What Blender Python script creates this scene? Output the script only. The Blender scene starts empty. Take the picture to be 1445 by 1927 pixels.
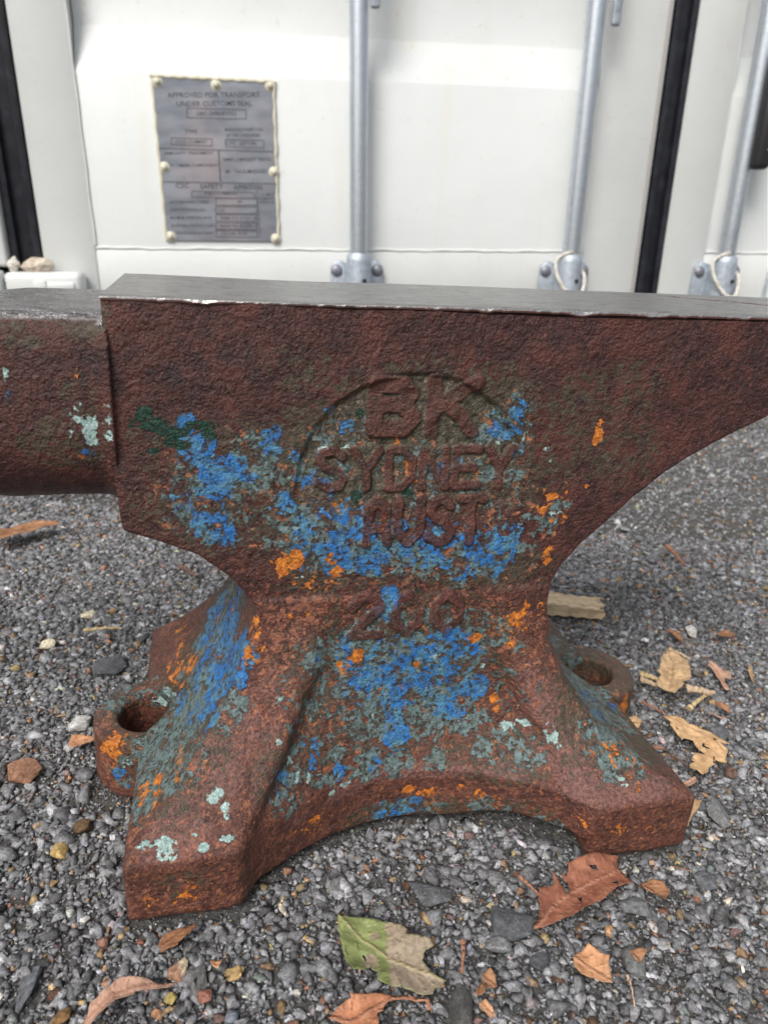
import bpy, bmesh, math, random
import numpy as np
from mathutils import Matrix, Vector, geometry

random.seed(7)
RNG = np.random.default_rng(11)
SC = bpy.context.scene
COL = SC.collection

# ------------------------------------------------------------------ camera
CAM_POS = Vector((0, 0, 0.33))
p_, r_ = math.radians(22.0), math.radians(3.4)
fwd = Vector((0, math.cos(p_), -math.sin(p_)))
right = Vector((1, 0, 0))
down = fwd.cross(right)
r2 = math.cos(r_) * right - math.sin(r_) * down
d2 = math.sin(r_) * right + math.cos(r_) * down
cam_d = bpy.data.cameras.new('camera')
cam = bpy.data.objects.new('camera', cam_d)
COL.objects.link(cam)
mw = Matrix(((r2.x, -d2.x, -fwd.x, CAM_POS.x), (r2.y, -d2.y, -fwd.y, CAM_POS.y),
             (r2.z, -d2.z, -fwd.z, CAM_POS.z), (0, 0, 0, 1)))
cam.matrix_world = mw
cam_d.sensor_fit = 'VERTICAL'
cam_d.sensor_height = 36.0
cam_d.lens = 1400.0 / 1927.0 * 36.0
cam_d.clip_start, cam_d.clip_end = 0.02, 300
cam_d.dof.use_dof = True
cam_d.dof.focus_distance = 0.405
cam_d.dof.aperture_fstop = 11.0
cam_d.dof.aperture_blades = 7
SC.camera = cam

# ------------------------------------------------------------------ light
SUN_EL, SUN_AZ = math.radians(47), math.radians(205)     # azimuth measured clockwise from +Y
world = bpy.data.worlds.new('World')
SC.world = world
world.use_nodes = True
wn, wl = world.node_tree.nodes, world.node_tree.links
sky = wn.new('ShaderNodeTexSky')
sky.sky_type = 'NISHITA'
sky.sun_disc = False
sky.sun_elevation = SUN_EL
sky.sun_rotation = SUN_AZ
sky.air_density, sky.dust_density, sky.ozone_density = 1.0, 4.0, 1.0
hs = wn.new('ShaderNodeHueSaturation')
hs.inputs['Saturation'].default_value = 0.42
bg = wn['Background']
bg.inputs['Strength'].default_value = 0.12
wl.new(sky.outputs[0], hs.inputs['Color'])
wl.new(hs.outputs[0], bg.inputs['Color'])
sun_d = bpy.data.lights.new('sun', 'SUN')
sun_d.energy = 1.9
sun_d.angle = math.radians(24)
sun_d.color = (1.0, 0.975, 0.94)
sun = bpy.data.objects.new('sun', sun_d)
COL.objects.link(sun)
sdir = Vector((math.sin(SUN_AZ) * math.cos(SUN_EL), math.cos(SUN_AZ) * math.cos(SUN_EL), math.sin(SUN_EL)))
sun.rotation_euler = (-sdir).to_track_quat('-Z', 'Y').to_euler()
SC.view_settings.view_transform = 'Standard'
SC.view_settings.look = 'None'
SC.view_settings.gamma = 1.0
SC.view_settings.exposure = 0.46
SC.cycles.max_bounces = 6
SC.cycles.use_denoising = True
SC.cycles.denoising_prefilter = 'FAST'

# ------------------------------------------------------------------ helpers
def smooth(a, b, x):
    t = np.clip((x - a) / (b - a), 0, 1)
    return t * t * (3 - 2 * t)

_T = RNG.random((64, 64, 64)).astype(np.float32)
def vnoise(P, s, seed=0):
    """value noise at points P (N,3), feature size s metres, range -1..1"""
    q = np.asarray(P, np.float64) / s + seed * 17.31
    i = np.floor(q).astype(np.int64)
    f = q - i
    f = f * f * (3 - 2 * f)
    i0, i1 = i & 63, (i + 1) & 63
    def g(a, b, c): return _T[a[:, 0], b[:, 1], c[:, 2]]
    x00 = g(i0, i0, i0) * (1 - f[:, 0]) + g(i1, i0, i0) * f[:, 0]
    x10 = g(i0, i1, i0) * (1 - f[:, 0]) + g(i1, i1, i0) * f[:, 0]
    x01 = g(i0, i0, i1) * (1 - f[:, 0]) + g(i1, i0, i1) * f[:, 0]
    x11 = g(i0, i1, i1) * (1 - f[:, 0]) + g(i1, i1, i1) * f[:, 0]
    y0 = x00 * (1 - f[:, 1]) + x10 * f[:, 1]
    y1 = x01 * (1 - f[:, 1]) + x11 * f[:, 1]
    return (y0 * (1 - f[:, 2]) + y1 * f[:, 2]) * 2 - 1

def tag(o, label=None, cat=None, group=None, kind=None):
    if label: o['label'] = label
    if cat: o['category'] = cat
    if group: o['group'] = group
    if kind: o['kind'] = kind
    return o

def empty(name, mat=None, loc=None):
    o = bpy.data.objects.new(name, None)
    o.empty_display_size = 0.05
    COL.objects.link(o)
    if mat is not None: o.matrix_world = mat
    if loc is not None: o.location = loc
    return o

def link(name, me, mat=None, parent=None, matrix=None, smooth_=False):
    o = bpy.data.objects.new(name, me)
    COL.objects.link(o)
    if mat: me.materials.append(mat)
    if parent: o.parent = parent
    if matrix is not None: o.matrix_local = matrix
    if smooth_: me.polygons.foreach_set('use_smooth', np.ones(len(me.polygons), bool))
    return o

def mesh_np(name, V, F):
    """mesh from numpy verts (N,3) and faces (M,k)"""
    V = np.asarray(V, np.float32); F = np.asarray(F, np.int32)
    me = bpy.data.meshes.new(name)
    me.vertices.add(len(V)); me.vertices.foreach_set('co', V.ravel())
    k = F.shape[1]
    me.loops.add(F.size); me.loops.foreach_set('vertex_index', F.ravel())
    me.polygons.add(len(F)); me.polygons.foreach_set('loop_start', np.arange(0, F.size, k, dtype=np.int32))
    me.update(calc_edges=True)
    return me

def fattr(me, name, vals):
    a = me.attributes.new(name, 'FLOAT', 'POINT')
    a.data.foreach_set('value', np.asarray(vals, np.float32))

def cattr(me, name, rgb):
    a = me.attributes.new(name, 'FLOAT_COLOR', 'POINT')
    c = np.ones((len(rgb), 4), np.float32); c[:, :3] = rgb
    a.data.foreach_set('color', c.ravel())

def normals(me):
    n = np.empty(len(me.vertices) * 3, np.float32)
    me.vertex_normals.foreach_get('vector', n)
    return n.reshape(-1, 3)

class MB:
    """collects shapes and builds ONE mesh object"""
    def __init__(s): s.bm = bmesh.new()
    def box(s, x0, x1, y0, y1, z0, z1, bev=0.0, seg=2):
        t = bmesh.new()
        bmesh.ops.create_cube(t, size=1.0)
        for v in t.verts:
            v.co = Vector((x0 + (v.co.x + .5) * (x1 - x0), y0 + (v.co.y + .5) * (y1 - y0), z0 + (v.co.z + .5) * (z1 - z0)))
        if bev: bmesh.ops.bevel(t, geom=list(t.edges), offset=bev, segments=seg, affect='EDGES', profile=0.5)
        s._add(t); return s
    def _add(s, t):
        me = bpy.data.meshes.new('tmp'); t.to_mesh(me); t.free()
        s.bm.from_mesh(me); bpy.data.meshes.remove(me)
    def tube(s, pts, rad, n=16, caps=True):
        pts = [Vector(p) for p in pts]
        rads = rad if hasattr(rad, '__len__') else [rad] * len(pts)
        t = bmesh.new(); rings = []; up = Vector((0.3, 0.9, 0.2))
        for i, p in enumerate(pts):
            d = (pts[min(i + 1, len(pts) - 1)] - pts[max(i - 1, 0)]).normalized()
            a = d.cross(up)
            if a.length < 1e-4: a = d.cross(Vector((1, 0, 0)))
            a.normalize(); b = d.cross(a); up = b.cross(d) * -1 if False else up
            rings.append([t.verts.new(p + (a * math.cos(2 * math.pi * k / n) + b * math.sin(2 * math.pi * k / n)) * rads[i]) for k in range(n)])
        for i in range(len(rings) - 1):
            for k in range(n):
                t.faces.new((rings[i][k], rings[i][(k + 1) % n], rings[i + 1][(k + 1) % n], rings[i + 1][k]))
        if caps:
            t.faces.new(rings[0][::-1]); t.faces.new(rings[-1])
        bmesh.ops.recalc_face_normals(t, faces=list(t.faces))
        s._add(t); return s
    def dome(s, c, r, h, axis=(0, -1, 0), n=20, m=6):
        """half-round rivet head"""
        t = bmesh.new(); ax = Vector(axis); q = ax.to_track_quat('Z', 'Y'); c = Vector(c); rings = []
        for j in range(m):
            th = j / m * math.pi / 2
            rings.append([t.verts.new(c + q @ Vector((r * math.cos(th) * math.cos(2 * math.pi * k / n), r * math.cos(th) * math.sin(2 * math.pi * k / n), h * math.sin(th)))) for k in range(n)])
        top = t.verts.new(c + q @ Vector((0, 0, h)))
        for j in range(m - 1):
            for k in range(n):
                t.faces.new((rings[j][k], rings[j][(k + 1) % n], rings[j + 1][(k + 1) % n], rings[j + 1][k]))
        for k in range(n): t.faces.new((rings[-1][k], rings[-1][(k + 1) % n], top))
        s._add(t); return s
    def prism(s, poly, y0, y1, bev=0.0):
        """polygon in x,z pushed from y0 to y1"""
        t = bmesh.new()
        f = t.faces.new([t.verts.new((x, y0, z)) for x, z in poly])
        e = bmesh.ops.extrude_face_region(t, geom=[f])
        for v in e['geom']:
            if isinstance(v, bmesh.types.BMVert): v.co.y = y1
        bmesh.ops.recalc_face_normals(t, faces=list(t.faces))
        if bev: bmesh.ops.bevel(t, geom=list(t.edges), offset=bev, segments=2, affect='EDGES', profile=0.5)
        s._add(t); return s
    def build(s, name, mat=None, parent=None, sm=False):
        me = bpy.data.meshes.new(name); s.bm.to_mesh(me); s.bm.free()
        o = link(name, me, mat, parent, None, sm)
        if sm:
            me.set_sharp_from_angle(angle=math.radians(40))
        return o

# ---- material helper
class NT:
    def __init__(s, name):
        s.m = bpy.data.materials.new(name); s.m.use_nodes = True
        s.t = s.m.node_tree; s.n = s.t.nodes; s.l = s.t.links
        s.b = s.n['Principled BSDF']; s.c = None
    def set(s, i, v):
        if isinstance(v, bpy.types.NodeSocket): s.l.new(v, i)
        elif isinstance(v, (tuple, list)) and len(v) == 3 and i.type == 'RGBA': i.default_value = (*v, 1)
        else: i.default_value = v
    def obj(s):
        if not s.c: s.c = s.n.new('ShaderNodeTexCoord')
        return s.c.outputs['Object']
    def map(s, scale, rot=(0, 0, 0)):
        m = s.n.new('ShaderNodeMapping'); s.l.new(s.obj(), m.inputs['Vector'])
        m.inputs['Scale'].default_value = scale; m.inputs['Rotation'].default_value = rot
        return m.outputs[0]
    def noise(s, scale, detail=4, rough=0.55, vec=None, dist=0.0, w=None):
        k = s.n.new('ShaderNodeTexNoise')
        if w is not None: k.noise_dimensions = '4D'; k.inputs['W'].default_value = w
        s.l.new(vec or s.obj(), k.inputs['Vector'])
        k.inputs['Scale'].default_value = scale; k.inputs['Detail'].default_value = detail
        k.inputs['Roughness'].default_value = rough; k.inputs['Distortion'].default_value = dist
        return k.outputs['Fac']
    def voro(s, scale, feat='F1', vec=None, out='Distance'):
        k = s.n.new('ShaderNodeTexVoronoi'); k.feature = feat
        s.l.new(vec or s.obj(), k.inputs['Vector']); k.inputs['Scale'].default_value = scale
        return k.outputs[out]
    def math(s, op, a, b=0.0, c=None, clamp=False):
        k = s.n.new('ShaderNodeMath'); k.operation = op; k.use_clamp = clamp
        s.set(k.inputs[0], a); s.set(k.inputs[1], b)
        if c is not None: s.set(k.inputs[2], c)
        return k.outputs[0]
    def step(s, v, lo, hi):
        k = s.n.new('ShaderNodeMapRange'); k.interpolation_type = 'SMOOTHSTEP'
        s.set(k.inputs['Value'], v); k.inputs['From Min'].default_value = lo; k.inputs['From Max'].default_value = hi
        return k.outputs[0]
    def lin(s, v, lo, hi, a, b):
        k = s.n.new('ShaderNodeMapRange'); s.set(k.inputs['Value'], v)
        k.inputs['From Min'].default_value = lo; k.inputs['From Max'].default_value = hi
        k.inputs['To Min'].default_value = a; k.inputs['To Max'].default_value = b
        return k.outputs[0]
    def mix(s, f, a, b):
        k = s.n.new('ShaderNodeMix'); k.data_type = 'RGBA'
        s.set(k.inputs['Factor'], f); s.set(k.inputs['A'] if False else k.inputs[6], a); s.set(k.inputs[7], b)
        return k.outputs[2]
    def mul(s, a, b):
        k = s.n.new('ShaderNodeMix'); k.data_type = 'RGBA'; k.blend_type = 'MULTIPLY'
        k.inputs['Factor'].default_value = 1; s.set(k.inputs[6], a); s.set(k.inputs[7], b)
        return k.outputs[2]
    def attr(s, name, col=False):
        k = s.n.new('ShaderNodeAttribute'); k.attribute_name = name
        return k.outputs['Color' if col else 'Fac']
    def bump(s, h, dist, strength=1.0, prev=None):
        k = s.n.new('ShaderNodeBump'); s.l.new(h, k.inputs['Height'])
        k.inputs['Distance'].default_value = dist; k.inputs['Strength'].default_value = strength
        if prev: s.l.new(prev, k.inputs['Normal'])
        return k.outputs[0]
    def out(s, color=None, rough=None, metal=None, normal=None, spec=None):
        for n_, v in (('Base Color', color), ('Roughness', rough), ('Metallic', metal), ('Normal', normal), ('Specular IOR Level', spec)):
            if v is not None: s.set(s.b.inputs[n_], v)
        return s.m
LEAF = {
 'green': ([(-0.0112,0.2668),(-0.0049,0.2658),(0.0038,0.2653),(0.0124,0.2635),(0.0168,0.2627),(0.0204,0.2606),(0.0235,0.2587),(0.0229,0.2560),(0.0283,0.2560),(0.0342,0.2544),(0.0356,0.2515),(0.0311,0.2480),(0.0307,0.2448),(0.0337,0.2401),(0.0371,0.2378),(0.0411,0.2366),(0.0386,0.2335),(0.0354,0.2315),(0.0345,0.2288),(0.0305,0.2283),(0.0261,0.2289),(0.0205,0.2300),(0.0154,0.2297),(0.0131,0.2316),(0.0102,0.2332),(0.0096,0.2355),(0.0104,0.2368),(0.0072,0.2390),(0.0072,0.2402),(0.0049,0.2382),(0.0027,0.2363),(-0.0018,0.2360),(-0.0044,0.2401),(-0.0071,0.2449),(-0.0087,0.2513),(-0.0102,0.2592)], [(-0.0112,0.2668),(0.0018,0.2546),(0.0140,0.2457),(0.0245,0.2419),(0.0303,0.2398),(0.0411,0.2366)], [[(0.0020,0.2458),(0.0031,0.2462),(0.0044,0.2435),(0.0036,0.2431)]], 0.008),
 'russet': ([(-0.0109,0.2167),(-0.0074,0.2205),(-0.0043,0.2235),(-0.0017,0.2248),(-0.0021,0.2267),(0.0043,0.2271),(0.0121,0.2282),(0.0166,0.2279),(0.0216,0.2285),(0.0267,0.2285),(0.0328,0.2283),(0.0335,0.2232),(0.0318,0.2226),(0.0311,0.2270),(0.0267,0.2268),(0.0216,0.2270),(0.0177,0.2257),(0.0144,0.2243),(0.0128,0.2225),(0.0126,0.2198),(0.0104,0.2191),(0.0109,0.2137),(0.0105,0.2070),(0.0065,0.2027),(0.0022,0.2055),(-0.0024,0.2103),(-0.0053,0.2144)], [(-0.0109,0.2167),(-0.0016,0.2157),(0.0101,0.2224),(0.0166,0.2267),(0.0328,0.2277)], [], 0.007),
 'redbrown': ([(0.1113,0.3056),(0.1189,0.3103),(0.1286,0.3141),(0.1415,0.3151),(0.1390,0.3085),(0.1446,0.2976),(0.1352,0.2943),(0.1258,0.2854),(0.1203,0.2826),(0.1180,0.2817),(0.1083,0.2748),(0.0965,0.2694),(0.0840,0.2663),(0.0905,0.2736),(0.0926,0.2897),(0.1007,0.2919),(0.1016,0.3005),(0.1054,0.2939),(0.1068,0.2874),(0.1089,0.2908),(0.1089,0.2976)], [(0.0883,0.2681),(0.0985,0.2804),(0.1084,0.2883),(0.1216,0.2968),(0.1415,0.3069)], [[(0.1224,0.3064),(0.1270,0.3073),(0.1277,0.3042),(0.1242,0.3048)],[(0.1325,0.2975),(0.1371,0.2987),(0.1356,0.2961)],[(0.1121,0.2861),(0.1151,0.2871),(0.1135,0.2830)]], 0.006),
 'orange': ([(0.1113,0.2587),(0.1144,0.2554),(0.1194,0.2523),(0.1186,0.2468),(0.1185,0.2405),(0.1134,0.2412),(0.1089,0.2429),(0.1049,0.2446),(0.1025,0.2478),(0.1025,0.2539),(0.1066,0.2549)], [(0.1035,0.2526),(0.1185,0.2405)], [], 0.006),
 'underfoot': ([(-0.0938,0.2468),(-0.0922,0.2517),(-0.0852,0.2565),(-0.0792,0.2605),(-0.0788,0.2562),(-0.0805,0.2532),(-0.0833,0.2495),(-0.0845,0.2447),(-0.0881,0.2442),(-0.0914,0.2429)], [(-0.0934,0.2454),(-0.0792,0.2605)], [], 0.005),
 'curled': ([(-0.1146,0.2032),(-0.1140,0.2058),(-0.1126,0.2122),(-0.1085,0.2194),(-0.1022,0.2246),(-0.0922,0.2265),(-0.0849,0.2257),(-0.0789,0.2273),(-0.0819,0.2234),(-0.0909,0.2223),(-0.0960,0.2202),(-0.0939,0.2174),(-0.0986,0.2142),(-0.1026,0.2128),(-0.1069,0.2092),(-0.1086,0.2047)], [(-0.1140,0.2044),(-0.1056,0.2178),(-0.0915,0.2243),(-0.0789,0.2273)], [], 0.008),
 'tan': ([(0.2366,0.5265),(0.2410,0.5225),(0.2440,0.5170),(0.2461,0.5072),(0.2453,0.4974),(0.2418,0.4863),(0.2373,0.4780),(0.2320,0.4780),(0.2323,0.4744),(0.2197,0.4617),(0.2151,0.4682),(0.2106,0.4728),(0.2159,0.4823),(0.2188,0.4866),(0.2174,0.4904),(0.2216,0.4976),(0.2271,0.5123)], [(0.2366,0.5265),(0.2359,0.5075),(0.2275,0.4848),(0.2206,0.4713)], [[(0.2324,0.5201),(0.2351,0.5219),(0.2337,0.5182)]], 0.01),
 'lace': ([(0.2079,0.4439),(0.2103,0.4447),(0.2155,0.4435),(0.2201,0.4406),(0.2238,0.4355),(0.2290,0.4328),(0.2337,0.4290),(0.2385,0.4222),(0.2445,0.4156),(0.2380,0.4160),(0.2403,0.4103),(0.2379,0.4042),(0.2327,0.3962),(0.2284,0.3968),(0.2272,0.3985),(0.2260,0.3938),(0.2226,0.3916),(0.2193,0.3895),(0.2161,0.3829),(0.2109,0.3790),(0.2084,0.3823),(0.2055,0.3847),(0.2065,0.3893),(0.2118,0.3935),(0.2091,0.3946),(0.2154,0.4032),(0.2220,0.4019),(0.2192,0.4064),(0.2187,0.4123),(0.2199,0.4174),(0.2145,0.4190),(0.2113,0.4156),(0.2101,0.4237),(0.2092,0.4331),(0.2107,0.4376)], [(0.2079,0.4439),(0.2212,0.4321),(0.2325,0.4206),(0.2365,0.4090)], [[(0.2254,0.4159),(0.2270,0.4150),(0.2252,0.4119),(0.2281,0.4092),(0.2255,0.4075),(0.2234,0.4107)],[(0.2270,0.4014),(0.2280,0.4005),(0.2258,0.3965),(0.2277,0.3948),(0.2244,0.3945)],[(0.2346,0.4208),(0.2361,0.4179),(0.2340,0.4177)],[(0.2124,0.4323),(0.2140,0.4293),(0.2125,0.4286)]], 0.008),
 'strip': ([(0.1963,0.3678),(0.2046,0.3616),(0.1989,0.3529),(0.1934,0.3477),(0.1881,0.3394),(0.1845,0.3376)], [(0.1976,0.3661),(0.1869,0.3394)], [], 0.006),
 'pale': ([(0.1950,0.3742),(0.2074,0.3806),(0.2093,0.3786),(0.2020,0.3727),(0.1951,0.3689)], [(0.1941,0.3715),(0.2095,0.3793)], [], 0.008),
 'torn': ([(0.2705,0.5265),(0.2746,0.5227),(0.2766,0.5117),(0.2807,0.5027),(0.2776,0.4971),(0.2753,0.5008),(0.2739,0.4954),(0.2738,0.4876),(0.2700,0.4822),(0.2694,0.4936),(0.2703,0.5056),(0.2704,0.5138),(0.2679,0.5178),(0.2715,0.5210)], [(0.2705,0.5265),(0.2730,0.5086),(0.2722,0.4875)], [], 0.006),
 'brownfar': ([(-0.3901,0.6789),(-0.3767,0.6856),(-0.3688,0.6964),(-0.3595,0.7052),(-0.3474,0.7081),(-0.3344,0.7091),(-0.3386,0.7010),(-0.3462,0.6926),(-0.3559,0.6770),(-0.3642,0.6599),(-0.3767,0.6524)], [(-0.3836,0.6660),(-0.3621,0.6902),(-0.3344,0.7091)], [], 0.012),
 'byLug': ([(-0.1910,0.3777),(-0.1908,0.3837),(-0.1850,0.3856),(-0.1759,0.3860),(-0.1784,0.3788),(-0.1806,0.3747),(-0.1861,0.3722)], [(-0.1906,0.3767),(-0.1768,0.3849)], [], 0.008),
 'behind': ([(0.1808,0.4417),(0.1875,0.4428),(0.1919,0.4382),(0.1869,0.4311),(0.1816,0.4273),(0.1796,0.4326)], [(0.1801,0.4393),(0.1894,0.4346)], [], 0.006),
 'scrapA': ([(0.0535,0.2299),(0.0550,0.2331),(0.0572,0.2373),(0.0586,0.2327),(0.0577,0.2298)], [(0.0572,0.2370),(0.0553,0.2300)], [], 0.007),
 'scrapB': ([(0.0578,0.2401),(0.0617,0.2435),(0.0643,0.2395),(0.0647,0.2357),(0.0606,0.2341),(0.0585,0.2365)], [(0.0578,0.2401),(0.0645,0.2356)], [], 0.006),
 'scrapC': ([(0.0552,0.2276),(0.0582,0.2283),(0.0609,0.2256),(0.0623,0.2221),(0.0598,0.2208),(0.0577,0.2230),(0.0558,0.2247)], [(0.0552,0.2276),(0.0616,0.2215)], [], 0.006),
 'scrapD': ([(0.1497,0.2997),(0.1561,0.3018),(0.1614,0.3005),(0.1638,0.2947),(0.1589,0.2886),(0.1572,0.2918),(0.1536,0.2940),(0.1508,0.2963)], [(0.1496,0.2993),(0.1592,0.2894)], [], 0.005),
 'scrapE': ([(0.1307,0.2574),(0.1360,0.2589),(0.1401,0.2575),(0.1353,0.2522),(0.1326,0.2538)], [(0.1311,0.2575),(0.1354,0.2526)], [], 0.006),
 'triangle': ([(-0.0683,0.2396),(-0.0624,0.2406),(-0.0632,0.2358),(-0.0659,0.2372)], [(-0.0683,0.2396),(-0.0626,0.2361)], [], 0.006),
 'yellowbit': ([(-0.0829,0.2140),(-0.0802,0.2172),(-0.0775,0.2180),(-0.0780,0.2156),(-0.0801,0.2130),(-0.0823,0.2125)], [(-0.0826,0.2131),(-0.0778,0.2176)], [], 0.006),
 'orangebit': ([(0.2976,0.5709),(0.3045,0.5733),(0.3135,0.5703),(0.3109,0.5659),(0.3033,0.5619),(0.2970,0.5652)], [(0.2966,0.5684),(0.3125,0.5677)], [], 0.006),
 'brownbit': ([(0.2510,0.5722),(0.2561,0.5695),(0.2618,0.5588),(0.2618,0.5494),(0.2583,0.5491),(0.2530,0.5578),(0.2506,0.5656)], [(0.2510,0.5722),(0.2612,0.5501)], [], 0.006),
 'curlbit': ([(0.2545,0.4672),(0.2585,0.4664),(0.2626,0.4621),(0.2616,0.4528),(0.2609,0.4561),(0.2576,0.4605),(0.2533,0.4624)], [(0.2538,0.4654),(0.2618,0.4539)], [], 0.006),
 'pinkbit': ([(0.2455,0.4570),(0.2471,0.4537),(0.2520,0.4519),(0.2570,0.4501),(0.2553,0.4477),(0.2496,0.4494),(0.2450,0.4501)], [(0.2450,0.4558),(0.2561,0.4489)], [], 0.006),
 'sliver': ([(0.3050,0.5259),(0.3047,0.5216),(0.3013,0.5075),(0.2964,0.4964),(0.2954,0.5002),(0.2993,0.5127)], [(0.3050,0.5259),(0.2965,0.4970)], [], 0.006),
 'tanbit': ([(0.1697,0.3108),(0.1762,0.3103),(0.1806,0.3083),(0.1751,0.3072)], [(0.1697,0.3108),(0.1806,0.3083)], [], 0.006),
}
TWIG = {
 'redstalk': ([(0.0501,0.2559),(0.0502,0.2506),(0.0485,0.2404)], 0.00118, 0.006),
 'straw': ([(0.1263,0.2443),(0.1266,0.2389),(0.1259,0.2302)], 0.00060, 0.005),
 'leafstalk': ([(0.0833,0.2961),(0.0872,0.2910),(0.0920,0.2863)], 0.00102, 0.006),
 'yellowstraw': ([(0.2298,0.4531),(0.2390,0.4624),(0.2489,0.4720)], 0.00197, 0.007),
 'bentstick': ([(0.2351,0.4740),(0.2436,0.4723),(0.2509,0.4717),(0.2537,0.4705)], 0.00288, 0.01),
 'palestalk': ([(0.2397,0.5283),(0.2461,0.5230),(0.2527,0.5164)], 0.00151, 0.01),
 'darktwig': ([(0.1996,0.4013),(0.2029,0.3978),(0.2081,0.3909)], 0.00102, 0.006),
 'redstem': ([(0.1975,0.4593),(0.2036,0.4535),(0.2105,0.4474)], 0.00102, 0.006),
 'longstraw': ([(-0.2335,0.5112),(-0.2204,0.5155),(-0.2069,0.5194)], 0.00139, 0.006),
 'darkstick': ([(-0.1883,0.6283),(-0.1804,0.6216),(-0.1694,0.6124)], 0.00258, 0.008),
 'splinterA': ([(0.2069,0.4937),(0.2124,0.4916),(0.2183,0.4903)], 0.00223, 0.007),
 'splinterB': ([(0.2050,0.4863),(0.2099,0.4834),(0.2155,0.4806)], 0.00221, 0.007),
 'curvedstem': ([(0.3103,0.7457),(0.3119,0.7279),(0.3133,0.7013)], 0.00244, 0.008),
 'shortchip': ([(0.1859,0.4062),(0.1909,0.4071),(0.1963,0.4078)], 0.00158, 0.007),
 'footstraw': ([(-0.0398,0.2698),(-0.0391,0.2738),(-0.0385,0.2765)], 0.00079, 0.006),
}
ROCK = {
 'big_grey': (0.0763, 0.2730, 0.0118, 0.0104),
 'pale_front': (0.0682, 0.2595, 0.0067, 0.0060),
 'white_left': (-0.1952, 0.4056, 0.0068, 0.0080),
 'brick_left': (-0.2120, 0.3569, 0.0136, 0.0114),
 'cream_left': (-0.2581, 0.4948, 0.0074, 0.0070),
 'cream_small': (-0.2449, 0.5482, 0.0069, 0.0069),
 'yellow_left': (-0.1642, 0.3011, 0.0048, 0.0054),
 'brown_left': (-0.1586, 0.3181, 0.0055, 0.0052),
 'dark_slab': (0.0473, 0.2284, 0.0075, 0.0138),
 'grey_right': (0.2145, 0.3574, 0.0084, 0.0114),
 'grey_far': (-0.2002, 0.4728, 0.0157, 0.0164),
 'twotone': (-0.0824, 0.2378, 0.0047, 0.0063),
 'golden': (-0.0566, 0.2379, 0.0041, 0.0047),
 'redbrown': (-0.0675, 0.2263, 0.0038, 0.0042),
 'brownround': (-0.1268, 0.2138, 0.0041, 0.0044),
 'yellowround': (-0.0823, 0.2247, 0.0032, 0.0034),
 'flat_slab': (0.0365, 0.2880, 0.0163, 0.0121),
 'grey_block': (-0.1464, 0.2252, 0.0079, 0.0140),
 'grey_mid': (-0.0727, 0.2335, 0.0053, 0.0081),
 'bluegrey': (0.1879, 0.3062, 0.0077, 0.0088),
 'slab_br': (0.1339, 0.2558, 0.0081, 0.0071),
 'dark_mid': (0.0884, 0.2529, 0.0073, 0.0060),
 'longgrey': (0.1442, 0.2864, 0.0085, 0.0070),
 'whiteright': (0.2788, 0.5758, 0.0072, 0.0095),
 'whitetop': (0.2300, 0.5589, 0.0044, 0.0052),
 'sidegrey': (0.2424, 0.4347, 0.0111, 0.0092),
}
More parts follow.
